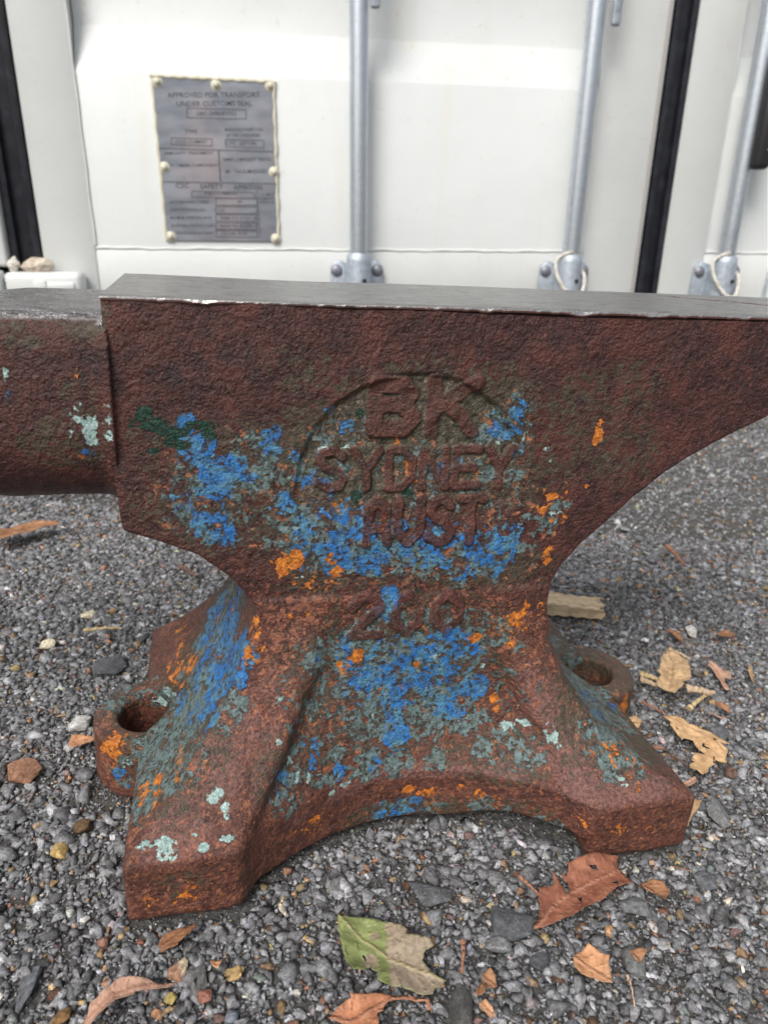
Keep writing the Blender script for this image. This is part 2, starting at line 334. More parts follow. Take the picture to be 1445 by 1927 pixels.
PATCH = {
 'blue': [(-.1158,-.0501,.2339,.004,.0077,.0058,1), (-.1116,-.0502,.2233,.007,.0092,.0069,1), (-.0992,-.05,.2128,.0114,.01,.0075,1.1), (-.1055,-.0502,.2037,.0072,.0079,.0059,1), (-.0919,-.0502,.2153,.0056,.006,.0037,.9), (-.1193,-.0504,.2023,.0041,.0086,.0065,.8), (-.1153,-.0502,.1905,.0031,.0065,.0049,.8), (-.1065,-.0504,.1876,.0068,.0095,.0071,1), (-.1,-.0504,.1818,.0037,.0066,.0049,.8), (-.0783,-.0501,.2276,.004,.0091,.0069,.95), (-.0708,-.0504,.1947,.0057,.0087,.0065,1), (-.0655,-.0503,.1861,.0058,.0081,.0052,1), (-.0533,-.0496,.1738,.0128,.0097,.0073,1), (-.0387,-.0485,.1843,.0069,.0082,.0061,1), (-.0332,-.0497,.1774,.0107,.0075,.0048,.9), (-.0437,-.0504,.1633,.007,.0076,.0057,.9), (-.0272,-.0498,.1653,.0098,.0092,.0069,1), (-.0161,-.0494,.1691,.0082,.0069,.0052,.9), (.0054,-.0501,.1639,.01,.0078,.0058,.9), (.0177,-.0499,.1724,.0084,.0062,.0047,.9), (.0312,-.0504,.1675,.0096,.0119,.0089,1.05), (.0415,-.0511,.1657,.0068,.0144,.0108,1.1), (.0464,-.0506,.1761,.0062,.0072,.0054,1), (.0249,-.0508,.1555,.0097,.006,.0042,.8), (.037,-.0478,.2324,.007,.0061,.0045,.95), (.0313,-.048,.2374,.0032,.006,.0034,.6), (.0422,-.0508,.2421,.0038,.0075,.0056,.7), (-.0419,-.0481,.2337,.0056,.006,.0032,.6), (-.0556,-.0482,.2247,.0036,.006,.0043,.6), (-.0358,-.0487,.1909,.0053,.0067,.005,.95), (-.0161,-.0507,.1404,.0045,.0118,.0089,.95), (-.0219,-.0522,.1352,.0034,.006,.0035,.7), (-.0297,-.05,.1594,.0055,.0061,.0046,.8), (-.06,-.0506,.1643,.0038,.006,.0045,.7), (.0166,-.0509,.117,.0136,.006,.0043,.8), (.002,-.0507,.1113,.0118,.0074,.0056,.7), (.0271,-.0507,.1041,.0109,.0068,.0051,.8), (-.024,-.0519,.0938,.0149,.0108,.0081,.95), (-.0391,-.0518,.1036,.0052,.0098,.0073,.8), (-.0393,-.0511,.1132,.0029,.0105,.0079,.8), (-.0064,-.0508,.1018,.0107,.0092,.0069,.7), (.0157,-.0512,.0914,.014,.0111,.0083,.85), (.0335,-.0519,.0831,.0081,.0114,.0085,.8), (-.0113,-.0537,.0745,.0067,.0146,.0109,1.05), (-.0088,-.0579,.0575,.0056,.0113,.0085,1.15), (-.0201,-.0533,.0822,.006,.006,.0044,.7), (.0231,-.053,.0723,.0082,.0105,.0079,.8), (.0086,-.0519,.0819,.0074,.0069,.0052,.8), (-.0586,-.0652,.0632,.0042,.006,.0031,.9), (-.0568,-.068,.0553,.0024,.0084,.0063,.7), (-.0425,-.0672,.0456,.0031,.006,.0045,.7), (-.0223,-.0634,.0434,.0031,.006,.0039,.8), (-.0751,-.0772,.0523,.003,.0075,.0056,.7), (-.0081,-.0639,.0092,.0113,.006,.0035,1.1), (-.0006,-.064,.0161,.0066,.006,.0028,.8), (-.0164,-.0645,.015,.0039,.006,.0034,.7), (-.0659,-.0504,.2176,.0041,.0071,.0053,.55), (-.0616,-.0477,.2071,.0052,.008,.006,.5), (-.054,-.0552,.1088,.0023,.0064,.0041,.7), (-.1585,-.0487,.2235,.0026,.006,.0021,.6), (-.1891,-.0504,.2513,.003,.006,.0043,.4), (-.0513,-.0499,.2432,.0035,.006,.0027,.5), (.0217,-.0492,.2059,.0033,.006,.0024,.5), (.0458,-.0487,.2209,.0027,.0061,.0039,.6), (.0137,-.0492,.2159,.0027,.006,.0028,.5), (.0056,-.0502,.2108,.0027,.006,.0045,.7), (.0001,-.0509,.0961,.0331,.0253,.0189,.6), (-.0549,-.0485,.192,.0157,.0184,.0138,.5), (.0006,-.0493,.1729,.033,.0154,.0116,.5), (-.0995,.0037,.0979,.0117,.0143,.0149,1.1), (-.0934,-.0459,.1109,.0094,.0098,.012,1.15), (-.0977,-.0442,.1019,.0079,.013,.0101,1.15), (-.1063,-.0373,.0862,.0093,.0114,.0119,1.1), (-.1121,-.0464,.0795,.007,.0113,.009,1.05), (-.1169,-.013,.0738,.0052,.0088,.0067,.9), (-.1124,.024,.0791,.008,.0082,.0103,.9), (-.109,.0379,.084,.0057,.0107,.0072,.85), (-.0927,.0123,.1141,.007,.0099,.0089,.95), (-.1021,.0421,.0928,.0063,.0119,.0072,.8), (-.1194,-.0425,.0705,.0055,.0105,.0049,.8), (-.1107,-.0644,.0812,.0057,.0039,.0073,.9), (-.1264,-.0126,.0597,.0053,.009,.0068,.7), (-.1637,-.0216,.0188,.0037,.007,.0048,1), (-.1594,-.0234,.0152,.0031,.0047,.004,.9), (.1421,-.0282,.0397,.0047,.0051,.006,.6), (.116,-.0523,.0544,.0093,.0059,.0119,.7), (.1201,-.0305,.0519,.0052,.0049,.0066,.7), (-.1028,-.0043,.0922,.0173,.0218,.0221,.8)],
 'teal': [(-.093,-.0502,.2205,.0045,.006,.0032,.9), (-.0871,-.0502,.2086,.0061,.0071,.0054,.8), (-.0808,-.0502,.2164,.0046,.0099,.0074,.8), (-.1192,-.0503,.1948,.0062,.0072,.0054,.7), (-.1026,-.0503,.179,.0079,.0066,.005,.7), (-.0574,-.049,.1809,.0185,.0148,.0111,.75), (-.0273,-.0496,.1682,.0299,.0152,.0114,.75), (.0241,-.0508,.1633,.0282,.0158,.0118,.75), (-.0656,-.0484,.2116,.0092,.0144,.0092,.7), (-.0506,-.0505,.2147,.0077,.0107,.0081,.55), (.0376,-.0478,.2318,.0122,.0133,.0099,.65), (-.0456,-.048,.2324,.0153,.0107,.008,.45), (-.007,-.0511,.1105,.047,.0247,.0185,.8), (-.0176,-.0545,.0757,.0243,.0256,.0192,.8), (.0232,-.0534,.0707,.0188,.0176,.0132,.85), (.0325,-.0576,.06,.0076,.006,.004,.9), (-.0269,-.0633,.0458,.0062,.0131,.0098,.95), (-.0098,-.0609,.0471,.0076,.0132,.0099,.85), (-.0664,-.0728,.0536,.012,.0168,.0126,.55), (-.0587,-.0673,.0586,.0078,.0151,.0114,.6), (-.0752,-.0782,.0508,.0048,.015,.0112,.8), (-.0712,-.0807,.0436,.0042,.0109,.0082,.6), (-.0422,-.0629,.0583,.0043,.0068,.0051,.7), (.0539,-.0683,.0492,.0129,.0108,.0081,.85), (.0435,-.0673,.0459,.0071,.0063,.0047,.6), (.0696,-.0735,.0497,.0058,.01,.0075,.7), (.0134,-.063,.0423,.0051,.0081,.006,.7), (.0443,-.0745,.0155,.01,.0065,.0049,.7), (.0736,-.0909,.0151,.0067,.006,.0042,.6), (-.0034,-.064,.0106,.0199,.0074,.0056,.7), (-.0535,-.054,.0928,.0047,.0082,.0062,.8), (-.0521,-.0563,.0841,.0041,.0083,.0062,.6), (-.0344,-.0552,.0815,.006,.006,.0031,.6), (.0711,-.0507,.192,.0075,.006,.003,.7), (.0667,-.0506,.1815,.0046,.0065,.0048,.5), (-.0283,-.0513,.1239,.0114,.0072,.0046,.6), (-.0297,-.0503,.2143,.0103,.0072,.0054,.35), (-.0029,-.0503,.2138,.0158,.0147,.0111,.5), (.0346,-.0487,.2069,.0137,.0154,.0115,.5), (.06,-.0554,.1044,.0043,.0086,.0065,.3), (-.037,-.0507,.1306,.0034,.0063,.0047,.5), (.0434,-.0508,.2435,.0054,.0113,.0084,.5), (-.0654,-.0485,.1951,.0313,.0292,.0219,.4), (.0137,-.0513,.1792,.044,.0308,.0231,.4), (-.0057,-.0515,.0901,.0573,.0465,.0349,.48), (-.0544,-.0675,.0546,.0181,.0254,.0191,.4), (.0558,-.067,.0517,.0226,.0181,.0116,.4), (-.0982,-.0503,.2049,.0281,.0322,.0242,.4), (-.1296,-.0463,.0569,.0101,.0191,.0108,1), (-.1411,-.0492,.0465,.0074,.0139,.0094,1), (-.1223,-.0463,.0667,.0072,.0136,.0071,.85), (-.1091,-.002,.084,.0264,.0277,.0337,.7), (-.0988,.0332,.0994,.0123,.0151,.0157,.7), (-.1398,.0235,.0387,.0078,.0147,.0066,.7), (-.1584,-.0238,.0289,.0067,.0081,.0086,.7), (-.1488,-.0241,.0412,.0048,.009,.0053,.8), (-.1038,-.0642,.0886,.0103,.0068,.0132,.8), (-.1288,.0102,.0569,.0093,.0117,.0119,.4), (.1242,-.0157,.0491,.0199,.0188,.0255,.7), (.1094,-.0701,.0593,.015,.017,.0192,.7), (.1353,.0444,.0432,.0146,.0069,.0187,.7), (.1148,-.0847,.0516,.0089,.0113,.0114,.6), (-.1385,-.0436,.0487,.0171,.0324,.0219,1), (-.1152,-.0257,.0753,.017,.0268,.0217,.8), (-.1237,-.0482,.0648,.0138,.0261,.0141,.9), (.1167,-.0217,.0541,.026,.016,.0333,.9), (.1136,-.0761,.056,.015,.017,.0192,.9), (.1241,-.0382,.049,.0193,.0183,.0247,.8), (-.1622,-.0225,.0186,.0062,.0117,.0063,.8), (.1379,.0359,.0415,.0109,.0137,.0139,.7), (-.165,.0216,.0406,.0097,.0183,.0041,.7)],
 'orange': [(-.1601,-.0501,.2594,.0012,.006,.0026,1), (-.1586,-.0501,.2444,.003,.006,.0042,1), (-.1613,-.0501,.23,.003,.006,.0019,.9), (-.1629,-.0481,.2203,.0021,.006,.0022,.8), (-.0693,-.0509,.1663,.008,.006,.0045,1.1), (-.0732,-.051,.1607,.0038,.006,.0039,.9), (-.0654,-.0507,.1705,.0043,.006,.0028,.9), (-.0448,-.0501,.1573,.0033,.006,.004,1), (-.0479,-.0502,.1665,.0032,.006,.004,.9), (-.0376,-.0516,.105,.0023,.0082,.0061,.8), (-.0319,-.0514,.1077,.0041,.006,.0043,1.1), (-.0228,-.0498,.1872,.0021,.0082,.0062,.9), (-.0243,-.0492,.1914,.0019,.006,.0033,.8), (-.0111,-.0504,.214,.0016,.0088,.0066,.8), (-.0181,-.0483,.227,.0018,.006,.0027,.8), (.0873,-.0504,.2309,.0026,.008,.006,1.1), (.066,-.0506,.1966,.0045,.006,.0024,1), (.0624,-.0508,.1893,.0028,.006,.0024,.9), (.0746,-.0505,.1993,.0017,.006,.0018,.8), (.0694,-.0507,.1627,.0029,.0074,.0056,1), (.0861,-.0508,.2021,.0014,.006,.0021,.9), (.0554,-.0521,.125,.0054,.0076,.0057,.9), (.0596,-.0518,.1296,.003,.0084,.0063,.9), (.0493,-.0525,.1223,.0036,.006,.0032,.8), (.052,-.0538,.1092,.0037,.006,.0026,.9), (.0323,-.0508,.1133,.0042,.006,.0032,.9), (.0367,-.0509,.1155,.0048,.006,.0019,.8), (.048,-.0544,.0744,.0029,.006,.004,1), (.0495,-.0567,.0686,.0026,.006,.0027,.9), (-.0419,-.0521,.1013,.0023,.006,.0043,.9), (-.0261,-.0512,.1381,.0022,.006,.0015,.7), (.0007,-.051,.0996,.0024,.006,.0025,1), (-.0068,-.0522,.0854,.0024,.006,.0019,.9), (-.0193,-.0527,.0859,.0015,.006,.0022,.7), (-.0482,-.0535,.0927,.0018,.006,.0031,.8), (-.0011,-.0637,.0237,.0065,.006,.0027,.9), (.0083,-.0646,.0213,.0066,.006,.0034,.9), (.0277,-.0681,.0257,.0033,.006,.0021,.8), (-.0578,-.0766,.0232,.0038,.006,.002,.8), (-.0669,-.0817,.0204,.0044,.006,.0026,.8), (.0874,-.1029,.0247,.0085,.006,.0029,.5), (.0659,-.0632,.0844,.0031,.006,.0033,.4), (.0347,-.0473,.1976,.0028,.006,.0035,.6), (.0245,-.0482,.2098,.0016,.006,.0017,.5), (-.0709,-.0503,.2229,.0015,.006,.0021,.5), (-.0444,-.0482,.1944,.0037,.006,.0022,.6), (-.0003,-.0478,.2059,.0053,.006,.0014,.8), (-.0076,-.0494,.2066,.0037,.006,.0012,.6), (-.124,-.1072,.0176,.009,.006,.0044,.4), (-.0651,-.0518,.1347,.0083,.0078,.0058,.35), (-.0433,-.0501,.151,.0027,.006,.0029,.6), (.0692,-.0518,.1289,.003,.0128,.0096,.4), (-.1291,-.107,.0166,.018,.0126,.0095,.36), (.1133,-.1076,.0195,.0168,.0094,.007,.42), (-.0545,-.0749,.0173,.019,.0062,.0047,.45), (.0381,-.0718,.0218,.033,.006,.0042,.4), (.0524,-.0521,.1236,.012,.0169,.0127,.45), (-.0544,-.0504,.1549,.0163,.0114,.0086,.35), (.021,-.0494,.1988,.0272,.0114,.0074,.3), (.0681,-.0506,.1921,.0114,.02,.015,.42), (-.1206,.0129,.0678,.0061,.0116,.0055,.9), (-.1297,.0362,.0571,.0071,.0134,.0058,.8), (-.1327,.024,.0536,.0095,.018,.0049,.8), (-.127,.0067,.0592,.0037,.007,.0039,.7), (-.0961,.0089,.1054,.0023,.0044,.003,.5), (-.1671,-.0192,.0356,.0061,.0115,.0078,.9), (-.1626,-.0169,.0407,.0043,.008,.0039,.8), (-.137,-.0682,.0502,.0055,.0103,.0042,.8), (-.1441,-.0657,.0438,.0055,.0105,.0035,.8), (-.1258,-.0693,.0618,.0069,.0131,.0048,.7), (-.0866,-.0507,.1293,.005,.0038,.0064,.8), (-.0897,-.0552,.1166,.0076,.0029,.0097,.6), (.1098,-.0845,.0521,.0059,.009,.0076,.6), (.1578,-.0182,.0306,.007,.0053,.0089,.8), (-.1691,-.0174,.0306,.008,.0116,.0102,.7), (-.1364,-.078,.0505,.0064,.0122,.0048,.5), (-.1311,.0272,.0553,.0115,.0217,.0122,.5), (-.129,.0669,.0582,.0102,.0193,.0087,.5), (.1179,-.0895,.0477,.009,.0169,.0115,.5)],
 'olive': [(-.0556,-.0487,.2222,.0229,.0285,.0183,.85), (-.0046,-.0501,.2354,.0388,.0326,.0244,.7), (.0307,-.0478,.2427,.0187,.0224,.0168,.8), (-.029,-.0482,.208,.0235,.0183,.0118,.9), (.0057,-.0491,.2132,.0372,.0186,.012,.7), (-.1057,-.05,.1996,.0283,.0288,.0216,.55), (-.1095,-.0502,.2284,.0275,.0105,.0079,.6), (-.0808,-.0501,.2203,.0152,.0212,.0159,.7), (-.0655,-.0506,.1819,.0237,.0184,.0138,.55), (.0776,-.0507,.2435,.0195,.0234,.0175,.5), (.0997,-.0505,.2516,.0171,.02,.015,.4), (.0965,-.0506,.2209,.0231,.0243,.0182,.45), (.0541,-.0506,.2071,.0195,.0195,.0146,.5), (-.049,-.0503,.1576,.0245,.0152,.0114,.6), (.0307,-.051,.1568,.04,.016,.012,.6), (-.0067,-.051,.107,.0531,.0372,.0279,.7), (-.0237,-.0577,.0645,.049,.0257,.0193,.55), (-.072,-.0728,.0579,.0178,.0249,.0187,.5), (.0492,-.0689,.0465,.029,.0181,.0135,.55), (-.1533,-.0466,.2812,.0074,.0138,.0089,.7), (-.1603,-.0502,.2456,.0075,.014,.0105,.5), (-.1687,-.0497,.2263,.0153,.0143,.0107,.5), (-.1807,-.0493,.2722,.0075,.006,.0031,.6), (-.1762,-.0463,.2805,.015,.007,.0053,.4), (.0092,-.0648,.0096,.0467,.0093,.007,.7), (.0656,-.0859,.0173,.0199,.0093,.007,.5), (.0183,-.0509,.1318,.0116,.0098,.0073,.5), (-.0664,-.0507,.2606,.0147,.0138,.0103,.4), (-.0806,-.0509,.2652,.0146,.0068,.0051,.3), (-.0536,-.0564,.0844,.0089,.0248,.0186,.6), (-.1238,-.1071,.0228,.0178,.0125,.0093,.3), (.0793,-.0577,.0972,.0063,.0265,.0199,.3), (-.1091,-.002,.084,.0322,.0387,.0412,.6), (-.133,-.0376,.0539,.02,.0324,.0256,.6), (-.0958,.0193,.1068,.0178,.0225,.0228,.6), (-.1224,.0224,.0655,.0125,.0236,.016,.6), (.1257,-.0205,.0482,.0331,.0375,.0423,.7), (.1116,-.0729,.0575,.018,.0227,.023,.6), (.1559,.0248,.0269,.0221,.0417,.0188,.4), (-.1274,-.0268,.0593,.0318,.0492,.0407,1), (-.0991,.0192,.0998,.0269,.0339,.0344,.9), (.1185,-.0478,.0527,.0378,.0357,.0483,1), (.1396,.0395,.0414,.0219,.0207,.028,.9), (.1616,.0076,.0381,.0143,.027,.0091,.7), (-.1621,.0238,.0407,.0162,.0306,.0058,.6)],
 'green': [(-.1337,-.0504,.2409,.0035,.006,.0037,1.1), (-.13,-.0503,.236,.0055,.006,.0037,1), (-.121,-.0501,.2322,.006,.006,.0026,1), (-.1104,-.0502,.2359,.0055,.006,.0021,1), (-.1059,-.0502,.2321,.0035,.006,.0037,.8), (-.119,-.0504,.2265,.0055,.006,.0021,1), (-.1307,-.0502,.2241,.004,.006,.0013,.9), (-.1224,-.0502,.2285,.004,.006,.0021,.9), (-.1389,-.0502,.2372,.0025,.006,.0026,.6), (-.0358,-.0483,.2402,.003,.006,.0032,.6), (.0114,-.0499,.2379,.0021,.0073,.0055,.8), (-.032,-.0503,.2075,.0036,.0095,.0071,.8), (-.0366,-.0486,.1986,.0026,.006,.0039,.8), (-.011,-.0484,.2001,.0032,.006,.0022,.9), (.0206,-.0523,.1341,.0023,.006,.0043,.6), (-.0019,-.0503,.1457,.0017,.006,.0042,.4)],
 'mint': [(-.158,-.0501,.2348,.004,.006,.0026,1), (-.1569,-.0498,.2299,.003,.006,.0032,1), (-.1636,-.0503,.2332,.002,.006,.0016,.8), (-.1492,-.052,.2317,.002,.006,.0021,.9), (-.1662,-.05,.2288,.0018,.006,.0016,.8), (-.1843,-.0504,.2398,.002,.006,.0011,.8), (-.1882,-.0503,.2591,.001,.006,.0037,.9), (-.1872,-.0505,.241,.002,.006,.0013,.7), (-.1088,-.0885,.058,.0035,.006,.003,1.1), (-.1046,-.092,.0539,.002,.006,.0021,1), (-.104,-.0948,.0503,.0017,.006,.0012,.9), (-.133,-.0998,.0446,.0046,.006,.0016,1), (-.131,-.1037,.041,.004,.006,.0031,1), (-.1354,-.1051,.0397,.0017,.006,.003,.8), (-.1043,-.1016,.0429,.0035,.006,.0015,1), (-.1152,-.1036,.0408,.0023,.006,.0015,.9), (-.1193,-.0994,.0454,.0014,.006,.0009,.8), (-.0765,-.0762,.0756,.0023,.006,.0015,.9), (-.074,-.063,.0962,.0014,.006,.0015,.8), (-.0755,-.0639,.0937,.0023,.006,.0012,.8), (-.0705,-.0712,.0598,.0018,.006,.0037,.7), (-.0664,-.0734,.0524,.0015,.006,.0044,.7), (-.0607,-.0737,.0465,.0012,.006,.0044,.7), (-.0473,-.072,.0359,.0015,.006,.0039,.6), (-.0395,-.069,.0376,.0031,.006,.002,.8), (-.027,-.0662,.0353,.0019,.006,.002,.9), (.0643,-.0628,.0616,.0045,.006,.002,1), (.0552,-.0617,.0595,.0039,.006,.0027,.9), (.0773,-.074,.0623,.0045,.009,.0067,.6), (.0782,-.0772,.0573,.0032,.006,.0034,.6), (.1108,-.0943,.0446,.0026,.006,.0012,.9), (.1126,-.0978,.0426,.0023,.006,.0012,.7), (.0997,-.0939,.0446,.001,.006,.0018,.5), (.0632,-.0505,.2156,.0017,.006,.0015,.8), (.0608,-.0503,.2226,.0022,.006,.0012,.7), (.0703,-.0507,.1875,.004,.006,.0012,.8), (-.093,-.0502,.2213,.0025,.006,.0016,.7), (-.0785,-.0509,.1564,.0022,.006,.0014,.6), (-.0655,-.0506,.1848,.0021,.006,.0022,.7), (.039,-.051,.0945,.0031,.006,.0019,.6), (.01,-.0509,.1056,.0036,.006,.0031,.7), (.0129,-.0497,.223,.0106,.006,.0014,.4), (.0296,-.0487,.2253,.0108,.006,.0012,.45), (-.0453,-.0478,.2244,.0102,.006,.0016,.3), (-.0652,-.0508,.1572,.0032,.006,.0011,.6), (-.0237,-.0558,.072,.0012,.006,.0016,.7), (.0468,-.0503,.2298,.0014,.006,.0029,.6), (-.0545,-.0492,.2236,.002,.006,.0011,.5), (.0103,-.065,.0349,.0026,.006,.0014,.7), (-.028,-.0501,.1803,.0535,.045,.0337,.12), (-.1434,.0245,.0343,.0046,.0086,.0033,.9), (-.1379,.0224,.0433,.0026,.0049,.0033,.9), (-.1329,.0175,.0424,.0032,.006,.0024,.6), (-.1585,-.0238,.027,.0031,.0058,.0039,.5), (-.1427,-.1019,.0427,.0052,.0015,.0067,.8)],
 'salmon': [(-.0651,-.0518,.1347,.0167,.0155,.0117,.8), (-.0542,-.0513,.1431,.0165,.0077,.0058,.7), (-.0762,-.0561,.1161,.0112,.0197,.0148,.7), (-.071,-.0587,.1076,.0113,.0119,.0089,.6), (-.0653,-.0551,.1209,.0084,.0118,.0088,.7), (-.0317,-.0504,.2534,.0075,.006,.0026,.5), (-.0504,-.0489,.2168,.0026,.006,.0014,.5), (.0022,-.0493,.2521,.0052,.006,.0027,.4), (.0529,-.0529,.1172,.0182,.0212,.0159,.7), (.0665,-.0562,.1009,.0093,.0218,.0163,.6), (.0168,-.0523,.1424,.0172,.006,.0042,.6), (-.088,-.068,.0865,.0172,.02,.015,.6), (-.1103,-.0937,.0513,.0173,.0202,.0151,.5), (-.1256,-.1007,.0437,.0173,.0162,.0121,.6), (-.0902,-.0619,.0986,.0114,.0199,.0149,.6), (.0628,-.0628,.0844,.0188,.0219,.0164,.5), (.0875,-.0829,.0534,.0194,.0181,.0116,.25), (-.118,-.0503,.1947,.0103,.0109,.0081,.4), (-.1295,-.0504,.203,.0154,.0108,.0081,.4), (-.1193,-.0504,.2184,.0101,.0071,.0053,.4), (-.0207,-.0498,.1496,.0167,.0078,.0058,.5), (.084,-.0504,.2407,.0113,.0118,.0089,.3), (.001,-.0631,.0401,.0127,.0062,.0047,.25), (.0261,-.0597,.053,.0191,.0089,.0067,.3), (-.039,-.0592,.0674,.0151,.0127,.0095,.35), (.0608,-.0506,.2407,.0082,.006,.0029,.4), (-.1487,-.0525,.2508,.002,.0104,.0078,.5), (-.15,-.0458,.2097,.0013,.0145,.0109,.6), (.0414,-.0514,.1405,.0117,.0123,.0092,.6), (.0895,-.0505,.2267,.0057,.008,.006,.5), (-.124,-.1072,.0194,.0239,.0125,.0094,.5), (.0451,-.0478,.1946,.0112,.0079,.0059,.5), (.0564,-.0508,.1895,.0113,.0079,.0059,.5), (-.0154,-.0509,.2357,.0036,.0143,.0108,.5), (-.028,-.0501,.1803,.0696,.06,.045,.4), (-.0083,-.0524,.1247,.0633,.0403,.0302,.45), (-.1152,-.0887,.0574,.0346,.0484,.0363,.45), (.0994,-.0859,.0508,.0391,.0365,.0235,.35), (-.0149,-.0507,.2303,.0566,.0324,.0243,.35), (-.1243,-.1069,.012,.0333,.0169,.0127,.6), (.12,-.1077,.0185,.0304,.0189,.0142,.5), (-.1392,.0904,.0491,.0071,.0134,.0064,.8), (-.1339,.0552,.0534,.0101,.019,.0111,.5), (-.1743,-.0046,.0399,.0062,.0118,.0056,.7), (-.1716,-.0151,.0212,.0063,.0118,.008,.8), (-.1562,.0226,.033,.0098,.0185,.0083,.6), (-.1394,-.0742,.0474,.0081,.0154,.0069,.7), (-.1434,-.0919,.0445,.0106,.007,.0135,.7), (-.0868,-.0533,.1247,.0101,.0038,.0128,.7), (.1449,.0295,.0315,.0073,.0138,.0065,.6), (.1478,-.0257,.0373,.0047,.009,.0061,.6), (.0946,-.0678,.074,.0058,.0055,.0074,.5)],
 'worn': [(-.1097,-.0804,.0693,.0172,.0241,.0181,.8), (-.128,-.0974,.0474,.0173,.0202,.0152,.7), (-.096,-.0679,.0873,.0114,.024,.018,.7), (-.0767,-.0616,.1004,.0114,.0159,.0119,.6), (.0826,-.0781,.0575,.0193,.0225,.0145,1), (.1002,-.0927,.0454,.0228,.0182,.0117,1.1), (.0719,-.067,.0757,.0127,.0222,.0166,.8), (.0071,-.0646,.0369,.0512,.0072,.0054,.8), (.051,-.0749,.0401,.0194,.009,.0058,.8), (-.0394,-.0694,.0324,.0157,.007,.0053,.7), (-.067,-.0818,.0297,.0092,.0086,.0064,.5), (-.0779,-.0779,.0731,.0086,.0241,.0181,.6), (-.1695,-.0502,.2593,.0199,.0105,.0079,.3), (.1231,-.1,.0412,.0166,.0093,.006,.9), (.0629,-.0606,.09,.0094,.0218,.0164,.6), (-.0866,-.0872,.0587,.0058,.0242,.0182,.6), (.0103,-.0487,.2241,.0318,.006,.0019,.7), (-.0299,-.0493,.222,.0309,.006,.0019,.6), (-.0551,-.048,.2002,.0104,.006,.0027,.4), (-.0036,-.0496,.2245,.0131,.006,.0022,.5), (-.0026,-.0522,.1275,.0173,.0081,.006,.3)],
}
VOX = 0.0011
def iron_material():
    k = NT('rusty_painted_iron')
    st = lambda v, lo, hi: k.step(v, lo, hi)
    n_big = k.noise(38, 4, .6)
    n_mid = k.noise(150, 6, .65, dist=.4)
    n_fin = k.noise(520, 6, .7)
    n_vf = k.noise(1500, 3, .6)
    n_b = k.noise(210, 7, .72, w=3.1, dist=.6)
    n_c = k.noise(330, 6, .7, w=7.7)
    # rust: dark maroon scale, red-brown areas, paler dust in the texture
    c = k.mix(st(n_mid, .35, .65), (.030, .0125, .0115), (.072, .0255, .020))
    c = k.mix(st(n_big, .47, .70), c, (.092, .030, .022))
    c = k.mix(k.math('MULTIPLY', st(k.noise(55, 6, .7, w=31.0, dist=.6), .54, .68), .8), c, (.024, .014, .014))
    c = k.mix(k.math('MULTIPLY', st(n_fin, .54, .70), .55), c, (.19, .080, .058))
    n_edge = k.noise(430, 5, .65, w=21.0)
    def field(name, noise, amp):
        a = k.attr(name)
        v = k.math('MULTIPLY_ADD', k.math('SUBTRACT', noise, .5), amp, k.math('MULTIPLY_ADD', n_edge, 1.7, k.math('SUBTRACT', a, .85)))
        return k.math('MULTIPLY', v, st(a, .06, .30))
    def patch(name, noise, amp, lo, hi):
        return st(field(name, noise, amp), lo, hi)
    sep = k.n.new('ShaderNodeSeparateXYZ'); k.l.new(k.obj(), sep.inputs[0])
    low = k.math('MULTIPLY', st(sep.outputs['Z'], .165, .09), st(k.noise(120, 7, .72, w=17.0, dist=.5), .32, .68))
    c = k.mix(k.math('MULTIPLY', low, .75), c, k.mix(st(n_fin, .36, .64), (.100, .038, .026), (.225, .092, .054)))
    fleck = k.math('MULTIPLY', st(sep.outputs['Z'], .20, .12), st(k.noise(360, 6, .70, w=18.0, dist=.4), .55, .61))
    c = k.mix(k.math('MULTIPLY', fleck, .6), c, (.34, .125, .050))
    worn = patch('worn', n_b, 1.2, .30, .75)
    c = k.mix(k.math('MULTIPLY', worn, .75), c, k.mix(st(n_fin, .38, .62), (.115, .050, .042), (.225, .115, .098)))
    olive = patch('olive', n_b, 4.0, .36, .56)
    c = k.mix(k.math('MULTIPLY', olive, .88), c, k.mix(st(n_c, .35, .65), (.034, .028, .018), (.082, .066, .042)))
    salmon = patch('salmon', k.noise(230, 6, .66, w=12.0, dist=.5), 3.0, .66, .95)
    c = k.mix(k.math('MULTIPLY', salmon, .8), c, k.mix(st(n_vf, .35, .65), (.17, .060, .034), (.35, .145, .085)))
    ol2 = k.math('MULTIPLY', k.attr('sunk'), st(k.noise(160, 6, .7, w=13.0), .34, .5))
    c = k.mix(k.math('MULTIPLY', ol2, .9), c, k.mix(st(n_c, .35, .65), (.030, .028, .019), (.088, .076, .050)))
    tf_ = field('teal', k.noise(125, 5, .60, w=3.7, dist=.7), 4.4)
    rim = k.math('MULTIPLY', k.math('MULTIPLY', st(tf_, .12, .30), st(k.noise(210, 5, .62, w=19.0, dist=.5), .545, .60)), .9)
    c = k.mix(rim, c, k.mix(st(n_c, .36, .64), (.22, .072, .032), (.42, .17, .075)))
    teal = st(tf_, .50, .66)
    c = k.mix(k.math('MULTIPLY', teal, .94), c, k.mix(st(n_c, .34, .66), (.058, .076, .062), (.150, .225, .228)))
    nb1 = k.noise(115, 5, .60, w=1.3, dist=.8)
    blue = patch('blue', nb1, 5.4, .54, .74)
    bl = k.mix(st(n_c, .38, .64), (.026, .112, .27), (.018, .165, .49))
    bl = k.mix(k.math('MULTIPLY', st(k.noise(95, 6, .66, w=9.0), .44, .60), .85), bl, (.085, .215, .285))
    bl = k.mix(k.math('MULTIPLY', st(k.noise(240, 6, .68, w=11.0), .50, .60), .7), bl, (.048, .066, .058))
    c = k.mix(blue, c, bl)
    green = patch('green', n_b, 1.6, .50, .58)
